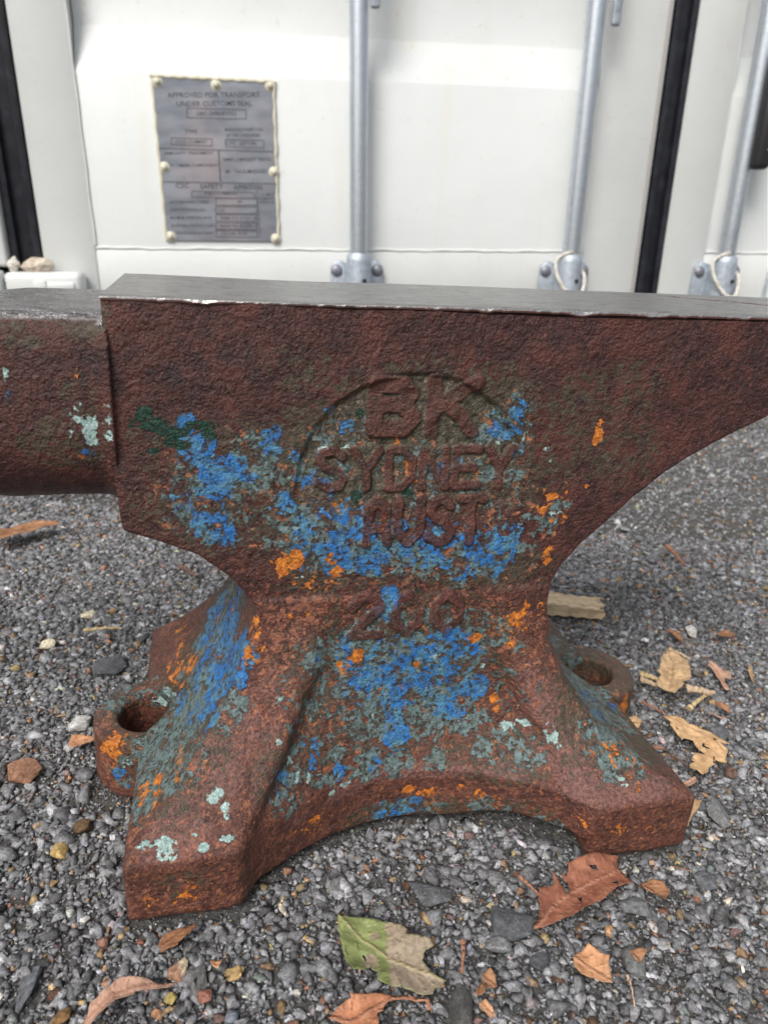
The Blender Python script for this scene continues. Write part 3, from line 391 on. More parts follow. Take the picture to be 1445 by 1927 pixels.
    c = k.mix(green, c, (.007, .036, .022))
    # pits where the paint has bubbled through to dark rust
    pits = k.math('MULTIPLY', st(k.noise(300, 5, .66, w=5.5), .56, .60), k.math('MAXIMUM', k.math('MAXIMUM', blue, teal), green))
    c = k.mix(pits, c, (.050, .030, .022))
    orange = patch('orange', k.noise(190, 5, .62, w=2.2, dist=.5), 4.0, .66, .78)
    c = k.mix(orange, c, k.mix(st(n_c, .36, .64), (.33, .090, .016), (.66, .225, .030)))
    mint = patch('mint', k.noise(190, 5, .62, w=4.4, dist=.5), 4.2, .60, .68)
    c = k.mix(k.math('MULTIPLY', mint, .92), c, k.mix(st(n_fin, .35, .65), (.19, .30, .28), (.40, .54, .50)))
    # letters: rubbed back to rust on their tops; crust and dust in the sunk ground between
    let = k.math('MULTIPLY', st(k.attr('letter'), .22, .5), st(k.noise(230, 5, .7, w=6.1), .33, .42))
    c = k.mix(k.math('MULTIPLY', let, .86), c, k.mix(st(n_mid, .35, .65), (.060, .022, .018), (.105, .036, .026)))
    sk = k.math('MULTIPLY', k.math('MULTIPLY', k.attr('sunk'), k.math('SUBTRACT', 1.0, let)), st(k.noise(420, 6, .72, w=8.3), .53, .66))
    c = k.mix(k.math('MULTIPLY', sk, .65), c, (.30, .235, .185))
    # bare steel on the horn step
    steel = k.math('MULTIPLY', k.attr('steel'), st(n_c, .30, .48))
    scr = k.noise(1.0, 4, .65, vec=k.map((90, 900, 300)))
    sc = k.mix(st(scr, .35, .68), (.13, .125, .125), (.46, .45, .44))
    sc = k.mix(k.math('MULTIPLY', st(n_b, .52, .66), .7), sc, (.10, .065, .055))
    c = k.mix(steel, c, sc)
    c = k.mul(c, k.mix(st(k.noise(1100, 4, .75, w=15.0), .34, .66), (.76, .75, .75), (1.26, 1.26, 1.27)))
    paint = k.math('MAXIMUM', k.math('MAXIMUM', blue, teal), k.math('MAXIMUM', green, mint))
    rough = k.lin(n_fin, .3, .7, .28, .54)
    rough = k.math('MULTIPLY_ADD', paint, -.08, rough)
    rough = k.math('MULTIPLY_ADD', steel, -.12, rough)
    n1 = k.bump(k.noise(900, 3, .6, w=15.0), .0011, 1.0)
    n2 = k.bump(k.noise(360, 4, .55, w=23.0), .0015, 1.0, n1)
    n3 = k.bump(n_mid, .0007, .8, n2)
    hgt = k.math('SUBTRACT', paint, k.math('ADD', pits, k.math('MULTIPLY', orange, .5)))
    n4 = k.bump(hgt, .0006, 1.0, n3)
    return k.out(c, rough, k.math('MULTIPLY', steel, .9), n4, .4)
M_IRON = iron_material()

def steel_material():
    k = NT('worn_steel')
    scr = k.noise(1.0, 5, .7, vec=k.map((60, 700, 300)))
    n_b = k.noise(120, 6, .7, dist=.5)
    n_f = k.noise(900, 4, .7)
    c = k.mix(k.step(scr, .32, .68), (.19, .185, .18), (.48, .47, .46))
    c = k.mix(k.math('MULTIPLY', k.step(n_b, .50, .70), .7), c, (.14, .115, .10))
    c = k.mix(k.step(k.noise(260, 3, .6, w=2.0), .70, .73), c, (.03, .02, .018))
    g = k.attr('gouge')
    rust = k.math('MAXIMUM', k.math('MULTIPLY', g, k.step(n_b, .40, .52)), k.attr('side'))
    c = k.mix(rust, c, (.075, .030, .024))
    a = k.attr('arris')
    c = k.mix(a, c, (.50, .48, .46))
    chiprust = k.math('MULTIPLY', a, k.step(k.noise(220, 4, .7, w=6.0), .56, .62))
    c = k.mix(chiprust, c, (.16, .075, .065))
    rough = k.lin(k.math('ADD', scr, n_f), .7, 1.3, .24, .46)
    rough = k.math('MULTIPLY_ADD', a, -.12, rough)
    metal = k.math('SUBTRACT', 1.0, k.math('MAXIMUM', rust, chiprust))
    nb = k.bump(scr, .00014, .8)
    nb = k.bump(n_f, .00025, .9, nb)
    return k.out(c, rough, metal, nb)
M_STEEL = steel_material()
# ------------------------------------------------------------------ ground and gravel
ANV_C = np.array([0.01014, 0.39882]); _ca, _sa = math.cos(math.radians(13.45)), math.sin(math.radians(13.45))
def swell(xy):
    """gentle unevenness of the yard, flat where the anvil stands"""
    P = np.stack([xy[:, 0], xy[:, 1], np.zeros(len(xy))], 1)
    d = np.hypot(xy[:, 0] - ANV_C[0], xy[:, 1] - ANV_C[1])
    return (vnoise(P, .16, 61) * .004 + vnoise(P, .05, 62) * .0012) * smooth(.22, .5, d)

def ground_material():
    k = NT('gravel_bed')
    n = k.noise(260, 8, .75); n2 = k.noise(9, 5, .6); v = k.voro(230)
    c = k.mix(k.step(n, .35, .66), (.055, .054, .053), (.17, .165, .157))
    c = k.mix(k.math('MULTIPLY', k.step(n2, .45, .62), .45), c, (.095, .082, .066))
    h = k.math('ADD', n, k.math('MULTIPLY', v, -.6))
    return k.out(c, .92, None, k.bump(h, .004, 1.0), .3)
def stone_material(name, speck=1.0, gl=.80):
    k = NT(name)
    n = k.noise(520, 6, .75); n2 = k.noise(150, 5, .65, w=3.0); n3 = k.noise(1300, 3, .7, w=5.0)
    c = k.attr('stone', True)
    dk = k.mix(k.step(n, .34, .66), (.58, .58, .58), (1.38, 1.38, 1.38))
    c = k.mul(c, dk)
    c = k.mul(c, k.mix(k.step(n2, .36, .64), (.74, .72, .70), (1.18, 1.18, 1.2)))
    c = k.mix(k.math('MULTIPLY', k.step(n3, .64, .72), .55 * speck), c, (.42, .42, .42))
    c = k.mix(k.math('MULTIPLY', k.step(n3, .36, .28), .5 * speck), c, (.015, .015, .016))
    nb = k.bump(n2, .0010, .7); nb = k.bump(n, .0008, 1.0, nb)
    return k.out(c, k.lin(n, .3, .7, gl - .16, gl + .15), None, nb, .35)
M_STONE = stone_material('crushed_stone')

gx = np.concatenate([-np.geomspace(30, 1.65, 26), np.arange(-1.6, 1.601, .016), np.geomspace(1.65, 30, 26)])
gy = np.concatenate([-np.geomspace(30, .25, 26), np.arange(-.2, 2.01, .016), np.geomspace(2.05, 40, 26)])
GX, GY = np.meshgrid(gx, gy)
xy = np.stack([GX.ravel(), GY.ravel()], 1)
V = np.concatenate([xy, (swell(xy) - .0032)[:, None]], 1)
nn = len(gx); a = np.arange(len(gy) - 1)[:, None] * nn + np.arange(nn - 1)[None]
me = mesh_np('ground', V, np.stack([a, a + 1, a + nn + 1, a + nn], -1).reshape(-1, 4))
tag(link('ground', me, ground_material(), None, None, True), kind='structure')

def rock_hull(n, seed, flat=.65, chop=0):
    r = random.Random(seed); bm = bmesh.new()
    for i in range(n):
        v = Vector((r.gauss(0, 1), r.gauss(0, 1), r.gauss(0, 1))).normalized()
        m = max(abs(v.x), abs(v.y), abs(v.z)); v = v * ((1 / m) * (.80 + .22 * r.random()) * .55 + .45)
        bm.verts.new(v)
    res = bmesh.ops.convex_hull(bm, input=list(bm.verts))
    bmesh.ops.delete(bm, geom=[g for g in set(res['geom_interior'] + res['geom_unused']) if isinstance(g, bmesh.types.BMVert)], context='VERTS')
    bmesh.ops.triangulate(bm, faces=list(bm.faces))
    bm.verts.index_update()
    V = np.array([v.co[:] for v in bm.verts]); F = np.array([[v.index for v in f.verts] for f in bm.faces])
    bm.free()
    return V / np.abs(V).max(), F
VAR = [rock_hull(9 + (i % 4), 100 + i) for i in range(24)]

def in_poly(p, poly):
    poly = np.asarray(poly); x, y = p[:, 0], p[:, 1]; c = np.zeros(len(p), bool); j = len(poly) - 1
    for i in range(len(poly)):
        xi, yi = poly[i]; xj, yj = poly[j]
        c ^= ((yi > y) != (yj > y)) & (x < (xj - xi) * (y - yi) / (yj - yi + 1e-12) + xi)
        j = i
    return c

def scatter(n, x0, x1, y0, y1, r0, r1, pw=1.6):
    p = np.stack([RNG.uniform(x0, x1, n), RNG.uniform(y0, y1, n)], 1)
    u = RNG.random(n) ** pw
    return p, r0 + (r1 - r0) * u
sets = [scatter(60000, -.40, .40, .12, .62, .0006, .0013), scatter(90000, -.46, .46, .10, .80, .0012, .0022), scatter(36000, -.46, .46, .10, .80, .0022, .0042), scatter(3600, -.46, .46, .10, .80, .0042, .0072, 2.2),
        scatter(48000, -1.25, 1.35, .80, 1.52, .0014, .0028), scatter(20000, -1.25, 1.35, .80, 1.52, .0028, .0046), scatter(1700, -1.25, 1.35, .80, 1.52, .0046, .009, 2.0),
        scatter(14000, -.85, -.46, .3, .80, .0014, .0040, 1.8), scatter(14000, .46, .85, .3, .80, .0014, .0040, 1.8),
        scatter(900, -.85, -.46, .3, .80, .004, .0072, 2.0), scatter(900, .46, .85, .3, .80, .004, .0072, 2.0)]
P = np.concatenate([s[0] for s in sets]); Rr = np.concatenate([s[1] for s in sets])
keep = np.ones(len(P), bool)
q = P - ANV_C; ax, ay = q[:, 0] * _ca + q[:, 1] * _sa, -q[:, 0] * _sa + q[:, 1] * _ca
foot = (np.abs(ax) < .153) & (np.abs(ay) < .110) & ~((np.abs(ay) > .062 + .036 * (ax / .09) ** 2) & (np.abs(ax) < .09))
keep &= ~(foot & (Rr > .0012))
keep &= ~((np.abs(np.abs(ax) - .149) < .034) & (np.abs(ay - .009) < .036) & (Rr > .0016))
for o_, rb_, hl_, h_ in LEAF.values():
    b = np.asarray(o_); m = (P[:, 0] > b[:, 0].min()) & (P[:, 0] < b[:, 0].max()) & (P[:, 1] > b[:, 1].min()) & (P[:, 1] < b[:, 1].max())
    idx = np.where(m)[0]; ins = in_poly(P[idx], o_)
    keep[idx[ins & (Rr[idx] > .0024)]] = False
for (x, y, a_, b_) in ROCK.values():
    keep &= ~((((P[:, 0] - x) / (a_ * .85)) ** 2 + ((P[:, 1] - y) / (b_ * .85)) ** 2 < 1) & (Rr > .0016))
keep &= ~((P[:, 0] > .145) & (P[:, 0] < .212) & (P[:, 1] > .585) & (P[:, 1] < .612) & (Rr > .002))
P, Rr = P[keep], Rr[keep]
n = len(P)
# colours of the stone: mostly blue-grey basalt chips, some tan, terracotta, white, brown
g = RNG.random(n)
base = np.empty((n, 3))
lum = np.exp(RNG.normal(math.log(.195), .36, n))[:, None]
base[:] = lum * np.array([.99, 1.0, 1.025])
def put(lo, hi, col, sd=.25):
    m = (g >= lo) & (g < hi); k = m.sum()
    base[m] = np.array(col) * np.exp(RNG.normal(0, sd, (k, 1))) * np.exp(RNG.normal(0, .07, (k, 3)))
put(.86, .89, (.22, .225, .23)); put(.89, .925, (.30, .20, .115)); put(.930, .942, (.30, .155, .09)); put(.943, .957, (.50, .47, .41), .15)
put(.957, .973, (.14, .075, .045)); put(.975, .981, (.37, .28, .14)); put(.985, .995, (.22, .15, .13))
big = Rr > .0045
base[big & (g > .85)] = (lum * np.array([1.0, 1.0, 1.03]))[big & (g > .85)]
Vs, Fs, Cs = [], [], []; off = 0
var = RNG.integers(0, len(VAR), n)
sc = np.stack([np.ones(n), RNG.uniform(.50, .92, n), RNG.uniform(.32, .62, n)], 1) * Rr[:, None]
yaw, tx, ty = RNG.uniform(0, 6.283, n), RNG.normal(0, .24, n), RNG.normal(0, .24, n)
zc = swell(P) - .0030 + sc[:, 2] * RNG.uniform(.30, .85, n) - np.clip(Rr - .004, 0, 1) * .35
for vi, (vv, ff) in enumerate(VAR):
    m = np.where(var == vi)[0]; k = len(m)
    v = vv[None] * sc[m][:, None, :]
    cx_, sx_ = np.cos(tx[m])[:, None], np.sin(tx[m])[:, None]
    y_, z_ = v[..., 1] * cx_ - v[..., 2] * sx_, v[..., 1] * sx_ + v[..., 2] * cx_
    cy_, sy_ = np.cos(ty[m])[:, None], np.sin(ty[m])[:, None]
    x_, z_ = v[..., 0] * cy_ + z_ * sy_, -v[..., 0] * sy_ + z_ * cy_
    cz_, sz_ = np.cos(yaw[m])[:, None], np.sin(yaw[m])[:, None]
    X_, Y_ = x_ * cz_ - y_ * sz_ + P[m, 0][:, None], x_ * sz_ + y_ * cz_ + P[m, 1][:, None]
    w = np.stack([X_, Y_, z_ + zc[m][:, None]], -1).reshape(-1, 3)
    f = (ff[None] + (np.arange(k) * len(vv))[:, None, None] + off).reshape(-1, 3)
    Vs.append(w); Fs.append(f); Cs.append(np.repeat(base[m], len(vv), 0)); off += len(w)
me = mesh_np('gravel', np.concatenate(Vs), np.concatenate(Fs))
cattr(me, 'stone', np.concatenate(Cs))
tag(link('gravel', me, M_STONE), 'loose grey crushed gravel covering the ground', None, None, 'stuff')
# ------------------------------------------------------------------ shipping container
yc, tl = math.radians(10), math.radians(2.3)
nW = Vector((-math.sin(yc), math.cos(yc), 0)); uc = Vector((math.cos(yc), math.sin(yc), 0))
uW = math.cos(tl) * uc + math.sin(tl) * Vector((0, 0, 1)); wW = uW.cross(nW)
CON = Matrix(((uW.x, nW.x, wW.x, 0), (uW.y, nW.y, wW.y, 1.42), (uW.z, nW.z, wW.z, .33), (0, 0, 0, 1)))

def white_paint(name, base=(.600, .620, .606), dirty=1.0):
    k = NT(name)
    n1 = k.noise(3.0, 5, .6); n2 = k.noise(1.0, 5, .6, vec=k.map((22, 22, 1.6))); n3 = k.noise(60, 6, .7); n4 = k.noise(240, 4, .7)
    c = k.mix(k.step(n1, .35, .68), base, tuple(x * .93 for x in base))
    c = k.mix(k.math('MULTIPLY', k.step(n2, .52, .72), .30 * dirty), c, (.56, .53, .45))
    c = k.mix(k.math('MULTIPLY', k.step(n3, .585, .70), .36 * dirty), c, (.46, .40, .27))
    c = k.mix(k.math('MULTIPLY', k.step(n4, .70, .76), .5 * dirty), c, (.25, .20, .13))
    nb = k.bump(n1, .006, .5); nb = k.bump(n4, .0004, .5, nb)
    return k.out(c, k.lin(n3, .3, .7, .34, .52), None, nb, .5)
M_WHITE = white_paint('white_container_paint')
M_WHITE2 = white_paint('white_frame_paint', (.62, .634, .618), .7)
M_CREAM = white_paint('cream_overpaint', (.56, .53, .41), .8)
def rubber():
    k = NT('black_rubber'); n = k.noise(40, 5, .65)
    return k.out(k.mix(k.step(n, .4, .7), (.010, .011, .016), (.026, .028, .036)), .48, None, k.bump(n, .001, .5), .5)
M_RUB = rubber()
def galv(name, a, b, r0, r1, m=.85):
    k = NT(name); v = k.voro(160, out='Color'); n = k.noise(30, 6, .7); n2 = k.noise(320, 4, .7)
    sp = k.math('MULTIPLY_ADD', n2, .6, k.math('MULTIPLY', v, .4))
    c = k.mix(k.step(sp, .25, .75), a, b)
    c = k.mix(k.math('MULTIPLY', k.step(n, .55, .75), .4), c, tuple(x * .6 for x in a))
    return k.out(c, k.lin(n2, .3, .7, r0, r1), m, k.bump(n2, .0003, .6))
M_GALV = galv('galvanised_steel', (.52, .56, .60), (.58, .62, .665), .28, .40)
M_GALVD = galv('dull_galvanised_steel', (.34, .38, .43), (.48, .53, .58), .44, .60, .55)
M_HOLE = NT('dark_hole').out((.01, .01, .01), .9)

con = empty('shipping_container', CON)
tag(con, 'white steel shipping container with grey locking rods and black door seals behind the anvil', 'shipping container')
def px(x, o): return -.2466 + (x + .2466) * (1 - o / 1.398)

ZB, ZTOP = -.30, 2.26
XL, XR = -.82, 1.62
def door_panel(x0, x1, name='door_panel'):
    prof = [(-.152, .0), (.198, 0)]
    z = .198; up = True
    while z < 2.0:
        prof += [(z + .004, .0022), (z + .066, .0340), (z + .070, .0360), (z + .255, .036), (z + .259, .0340), (z + .321, .0022), (z + .325, 0), (z + .58, 0)]
        z += .58
    prof = [p for p in prof if p[0] < 2.12] + [(2.14, prof[-1][1] if prof[-1][0] < 2.14 else 0)]
    V, F = [], []
    for zz, y in prof: V += [(x0, y, zz), (x1, y, zz)]
    for i in range(len(prof) - 1): F.append((2 * i, 2 * i + 1, 2 * i + 3, 2 * i + 2))
    o = len(V)
    for zz, y in prof: V += [(x0, y + .0025, zz), (x1, y + .0025, zz)]
    for i in range(len(prof) - 1): F.append((o + 2 * i + 2, o + 2 * i + 3, o + 2 * i + 1, o + 2 * i))
    return link(name, mesh_np(name, V, F), M_WHITE, con)
def door_frame(x0, xi0, xi1, x1):
    m = MB()
    m.box(x0, xi0, -.0045, .052, -.152, 2.19, .003)
    m.box(xi1, x1, -.0045, .052, -.152, 2.19, .003)
    m.box(xi0 - .001, xi1 + .001, -.0020, .05, -.1519, -.0665, .003)
    m.box(xi0 - .001, xi1 + .001, -.0036, .05, 2.13, 2.1899, .003)
    # weld beads
    for z in (-.0640,):
        n = 60; pts = [(xi0 + (xi1 - xi0) * i / n, -.0004, z + .0008 * math.sin(i * 1.7) + .0006 * math.sin(i * .61)) for i in range(n + 1)]
        m.tube(pts, [.0024 + .0004 * math.sin(i * 2.3) for i in range(n + 1)], 8)
    for x in (xi0, xi1):
        pts = [(x + .0006 * math.sin(i * 1.9), -.001, -.06 + 2.1 * i / 70) for i in range(71)]
        m.tube(pts, .0028, 8)
    return m.build('door_frame', M_WHITE2, con, True)
door_panel(-.5245, .342); door_frame(-.612, -.526, .3435, .457)
door_panel(.5905, 1.4395); door_frame(.503, .589, 1.441, 1.528)
def gasket(x0, x1, zb):
    m = MB()
    m.box(x0 + .004, x1 - .004, .002, .06, zb, 2.19, .004)
    m.box(x0, x0 + .011, -.009, .004, zb, 2.19, .0025)
    m.box(x1 - .011, x1, -.009, .004, zb, 2.19, .0025)
    return m.build('door_gasket', M_RUB, con, True)
gasket(-.660, -.614, -.092); gasket(.4595, .5005, -.152); gasket(1.530, 1.574, -.092)
m = MB(); m.box(.4475, .4525, -.0075, -.004, -.152, 2.19, .001)
m.build('seal_retainer', NT('grey_seal_strip').out((.42, .40, .37), .6), con, True)
# corner posts with their rounded feet, castings, sills, walls and roof
for x0, x1 in ((XL, -.6635), (1.577, XR)):
    m = MB(); m.box(x0, x1, -.022, .12, -.094, ZTOP - .12, .006, 3)
    m.build('corner_post', M_WHITE2, con, True)
for x0, x1 in ((XL - .004, -.6445), (1.558, XR + .004)):
    for z0, z1 in ((ZB, -.176), (ZTOP - .118, ZTOP + .003)):
        m = MB(); m.box(x0, x1, -.026, .15, z0, z1, .010, 3)
        c = m.build('corner_casting', M_WHITE2, con, True)
        h = MB(); zc_ = (z0 + z1) / 2; xc_ = (x0 + x1) / 2
        pts = [(xc_ + .040 * math.cos(t) , zc_ + .026 * math.sin(t)) for t in [2 * math.pi * i / 28 for i in range(28)]]
        h.prism(pts, -.0275, -.020); h.build('lifting_hole', M_HOLE, c)
m = MB(); m.box(-.6440, 1.5575, -.012, .10, ZB + .02, -.176, .006); m.box(-.642, 1.556, -.010, .11, -.1755, -.1545, .003)
m.build('door_sill', M_WHITE2, con, True)
m = MB(); m.box(-.642, 1.556, -.010, .11, ZTOP - .065, ZTOP - .001, .004); m.build('door_header', M_WHITE2, con, True)
# threshold lug under the left seal: a blunt white ledge, chipped and dirty on top
m = MB(); m.box(-.80, -.668, -.060, -.0235, -.150, -.098, .008, 3); m.box(-.667, -.545, -.052, -.0052, -.142, -.1005, .010, 3)
m.box(-.600, -.556, -.0565, -.049, -.128, -.116, .003); m.box(-.62, -.60, -.056, -.05, -.135, -.112, .003)
m.build('hinge_ledge', M_WHITE2, con, True)
def side_wall(x, s):
    pts = []; y = .12; k = 0
    while y < 5.9:
        d = .0 if k % 4 in (0, 3) else .032
        pts.append((x - s * d, y)); y += (.07 if k % 2 else .068) if k % 2 == 0 else .072; k += 1
    V, F = [], []
    for a, b in pts: V += [(a, b, ZB + .15), (a, b, ZTOP - .03)]
    for i in range(len(pts) - 1): F.append((2 * i, 2 * i + 2, 2 * i + 3, 2 * i + 1))
    o = link('side_wall', mesh_np('side_wall', V, F), M_WHITE, con)
    md = o.modifiers.new('solid', 'SOLIDIFY'); md.thickness = .003
    return o
side_wall(XL + .02, -1); side_wall(XR - .02, 1)
m = MB(); m.box(XL + .01, XR - .01, .10, 6.0, ZTOP - .022, ZTOP - .012); m.build('roof', M_WHITE, con)
for x0, x1 in ((XL, XL + .06), (XR - .06, XR)):
    m = MB(); m.box(x0, x1, .151, 5.99, ZB + .01, ZB + .16, .004); m.build('bottom_rail', M_WHITE2, con, True)
m = MB(); m.box(XL + .01, XR - .01, 5.95, 6.02, ZB + .01, ZTOP - .023, .004); m.build('end_wall', M_WHITE2, con, True)
m = MB(); m.box(XL + .06, XR - .06, .11, 5.94, ZB + .12, ZB + .15); m.build('underfloor', NT('dark_floor').out((.05, .04, .03), .9), con)

# locking rods with their feet
ROD_O = .036
for x in (-.0770, .3215, .6370, 1.02):
    xr = px(x, ROD_O)
    m = MB(); m.tube([(xr, -ROD_O, -.066 + .4 * i) for i in range(6)] + [(xr, -ROD_O, 2.17)], .0152, 28)
    rod = m.build('locking_rod', M_GALV, con, True)
    m = MB(); m.tube([(xr, -ROD_O, -.168), (xr, -ROD_O, -.080), (xr, -ROD_O, -.072), (xr, -ROD_O, -.0665)], [.0215, .0215, .0205, .0160], 28)
    m.box(xr - .0222, xr + .0222, -.036, -.0035, -.168, -.084, .003)
    sl = m.build('rod_foot', M_GALVD, rod, True)
    m = MB(); m.tube([(xr + .008, -.0590, -.112), (xr + .008, -.0560, -.112)], .0036, 12); m.build('pin_hole', M_HOLE, rod)
    m = MB()
    m.prism([(xr - .049, -.165), (xr + .049, -.165), (xr + .046, -.090), (xr + .036, -.080), (xr + .024, -.082), (xr + .02, -.10), (xr - .02, -.10), (xr - .024, -.082), (xr - .036, -.080), (xr - .046, -.090)], -.0150, -.0050, .002)
    br = m.build('rod_bracket', M_GALVD, rod, True)
    for s in (-1, 1):
        b = MB(); b.dome((xr + s * .0365, -.0150, -.098), .0105, .006); b.build('bolt_head', NT('dull_bolt').out((.23, .23, .26), .5, .6), br, True)
# lever handles hanging beside the rods
for x, z in ((-.0510, .291), (.3575, .285)):
    m = MB(); xr = px(x, .05)
    m.box(xr - .0078, xr + .0078, -.056, -.046, z, 1.02, .0045, 3)
    m.box(xr - .003, xr + .003, -.0572, -.0555, z + .02, .9, .0012)
    h = m.build('lever_handle', M_GALVD, con, True)
    b = MB(); b.box(xr - .012, xr + .012, -.046, -.002, .62, .66, .002); b.build('handle_hub', M_GALVD, h, True)
# black grip on the right-hand rod
m = MB(); xg = px(.6720, .055)
m.box(xg - .0185, xg + .0125, -.070, -.042, .079, .262, .010, 4)
gp = m.build('lock_cover', NT('black_plastic').out((.014, .014, .016), .42), con, True)
M_MARK = NT('pale_marks').out((.35, .36, .33), .6)
for i in range(4):
    m = MB(); m.box(xg - .002, xg + .009, -.0708, -.0699, .110 + i * .022, .1112 + i * .022); m.build('scale_mark', M_MARK, gp)
# short drain slot on the right-hand door bottom
m = MB(); m.tube([(.728, -.005, -.152), (.730, -.0055, -.10), (.736, -.005, -.074)], .0030, 10); m.build('sill_cable', M_GALVD, con, True)

# ---- data plate
PX0, PX1, PZ0, PZ1 = -.4075, -.2165, -.0510, .1935
def metal_plate():
    k = NT('dull_aluminium_plate'); n = k.noise(1.0, 4, .6, vec=k.map((14, 14, 45))); n2 = k.noise(8, 4, .6); n3 = k.noise(500, 3, .6)
    c = k.mix(k.step(n, .35, .68), (.205, .218, .25), (.285, .298, .33))
    c = k.mix(k.math('MULTIPLY', k.step(n2, .48, .68), .6), c, (.40, .34, .34))  # pinkish reflections on the metal, painted into its colour as blotches
    return k.out(c, k.lin(n, .3, .7, .36, .55), .55, k.bump(n3, .0002, .4))
m = MB(); m.box(PX0, PX1, -.0034, -.0010, PZ0, PZ1, .0006)
plate = m.build('data_plate', metal_plate(), con)
m = MB()
def bead(p, q, r):
    n = 40; pts = []; rr = []
    for i in range(n + 1):
        t = i / n; pts.append((p[0] + (q[0] - p[0]) * t + .0006 * math.sin(i * 1.3), -.0022, p[1] + (q[1] - p[1]) * t + .0006 * math.cos(i * 1.7)))
        rr.append(r * (1 + .18 * math.sin(i * .9) + .12 * math.sin(i * 2.7)))
    m.tube(pts, rr, 8)
bead((PX0, PZ0), (PX0 - .0005, PZ1 + .002), .0026); bead((PX0 - .003, PZ1 + .0015), (PX1 + .003, PZ1 - .0005), .0032); bead((PX1, PZ1), (PX1 - .001, PZ0), .0026)
m.build('sealant_bead', M_CREAM, plate, True)
for x, z in ((-.4000, .1870), (-.3085, .1855), (-.2225, .1875), (-.4005, .0630), (-.2215, .0595), (-.4005, -.0445), (-.2225, -.0465)):
    m = MB(); m.dome((x, -.0032, z), .0088, .0022, m=3); m.dome((x, -.0050, z), .0050, .0042); m.build('rivet', M_CREAM, plate, True)
ZX0, ZX1, ZY0, ZY1 = 178., 1232., 130., 1590.
def zx(x, y): return PX0 + (PX1 - PX0) * (x - (150 + (y - 130) * .070)) / (1225 + (y - 130) * .022 - 150 - (y - 130) * .070)
def zz(x, y): return PZ1 - (PZ1 - PZ0) * (y - (132 + (x - 150) * .045)) / (1585 + (x - 250) * .012 - 132 - (x - 150) * .045)
texts = [('APPROVED FOR TRANSPORT', 690, 287, 820, 44), ('UNDER CUSTOMS SEAL', 695, 360, 670, 44), ('GBC-3690/BY022', 708, 444, 360, 34), ('TYPE', 482, 598, 110, 34),
         ("MANUFACTURER'S NO.", 955, 582, 345, 28), ('OF THE CONTAINER', 945, 632, 310, 28), ('CX22-216MAH', 478, 686, 270, 30), ('CXC', 832, 700, 90, 32), ('227186', 985, 702, 150, 28),
         ('IMMUNITY TREATMENT', 460, 785, 430, 24), ('TC TIMBER COMPONENT', 500, 893, 430, 24), ('TIMBER COMPONENT TREATED', 975, 843, 440, 30), ('IM / TAILEUM-05/2021', 965, 950, 370, 34),
         ('CSC', 398, 1075, 115, 44), ('SAFETY', 655, 1083, 205, 44), ('APPROVAL', 985, 1092, 270, 44), ('F/BV/11980/31', 735, 1152, 280, 28),
         ('DATE MANUFACTURED', 455, 1225, 340, 26), ('07', 905, 1226, 40, 26), ('IDENTIFICATION NO.', 445, 1297, 310, 26), ('CXC', 740, 1300, 60, 26),
         ('MAXIMUM OPERATING GROSS', 470, 1370, 370, 26), ('30480 KG 67200 LB', 890, 1375, 330, 28), ('ALLOWABLE STACKING LOAD', 480, 1443, 380, 26), ('192000 KG 423280 LB', 890, 1448, 350, 28),
         ('TRANSVERSE RACKING', 500, 1515, 330, 26), ('15240 KG', 850, 1520, 220, 28), ('1ST MNT', 1150, 1160, 130, 24), ('EXAM DATE', 1150, 1195, 140, 24), ('MONTH YR', 1150, 1230, 130, 24)]
tv, tf = [], []
def add_flat(V_, F_):
    o = len(tv); tv.extend(V_); tf.extend([tuple(i + o for i in f) for f in F_])
for s_, cx_, cy_, w_, h_ in texts:
    cu = bpy.data.curves.new('text', 'FONT'); cu.body = s_; cu.align_x = 'CENTER'; cu.align_y = 'CENTER'; cu.resolution_u = 2
    cu.offset = .006
    to = bpy.data.objects.new('text', cu); COL.objects.link(to)
    bpy.context.view_layer.update()
    tm = bpy.data.meshes.new_from_object(to.evaluated_get(bpy.context.evaluated_depsgraph_get()))
    xs = [v.co.x for v in tm.vertices]; ys = [v.co.y for v in tm.vertices]
    wm, hm = max(xs) - min(xs), max(ys) - min(ys); xm, ym = (max(xs) + min(xs)) / 2, (max(ys) + min(ys)) / 2
    add_flat([(zx(cx_ + (v.co.x - xm) / wm * w_, cy_), -.0037, zz(cx_ + (v.co.x - xm) / wm * w_, cy_ - (v.co.y - ym) / hm * h_)) for v in tm.vertices], [tuple(p.vertices) for p in tm.polygons])
    bpy.data.objects.remove(to); bpy.data.curves.remove(cu); bpy.data.meshes.remove(tm)
def rule(x0, y0, x1, y1, t=6):
    if abs(x1 - x0) > abs(y1 - y0): c = [(x0, y0 - t / 2), (x1, y1 - t / 2), (x1, y1 + t / 2), (x0, y0 + t / 2)]
    else: c = [(x0 - t / 2, y0), (x0 + t / 2, y0), (x1 + t / 2, y1), (x1 - t / 2, y1)]
    add_flat([(zx(a, b), -.0038, zz(a, b)) for a, b in c], [(0, 1, 2, 3)])
def frame(x0, y0, x1, y1, sk=.03):
    d = (x1 - x0) * sk
    rule(x0, y0, x1, y0 + d); rule(x0, y1, x1, y1 + d); rule(x0, y0, x0, y1); rule(x1, y0 + d, x1, y1 + d)
frame(450, 398, 972, 478); frame(308, 652, 665, 712); frame(785, 668, 1128, 732); rule(200, 742, 1222, 778, 7); rule(722, 762, 735, 1040, 10); rule(225, 1040, 1235, 1062, 7)
frame(478, 1125, 1040, 1180); rule(1062, 1120, 1085, 1560, 5)
for y_ in (1192, 1268, 1342, 1418, 1490): frame(690, y_, 1060, y_ + 62, .01)
bm = bmesh.new()
vs = [bm.verts.new(v) for v in tv]
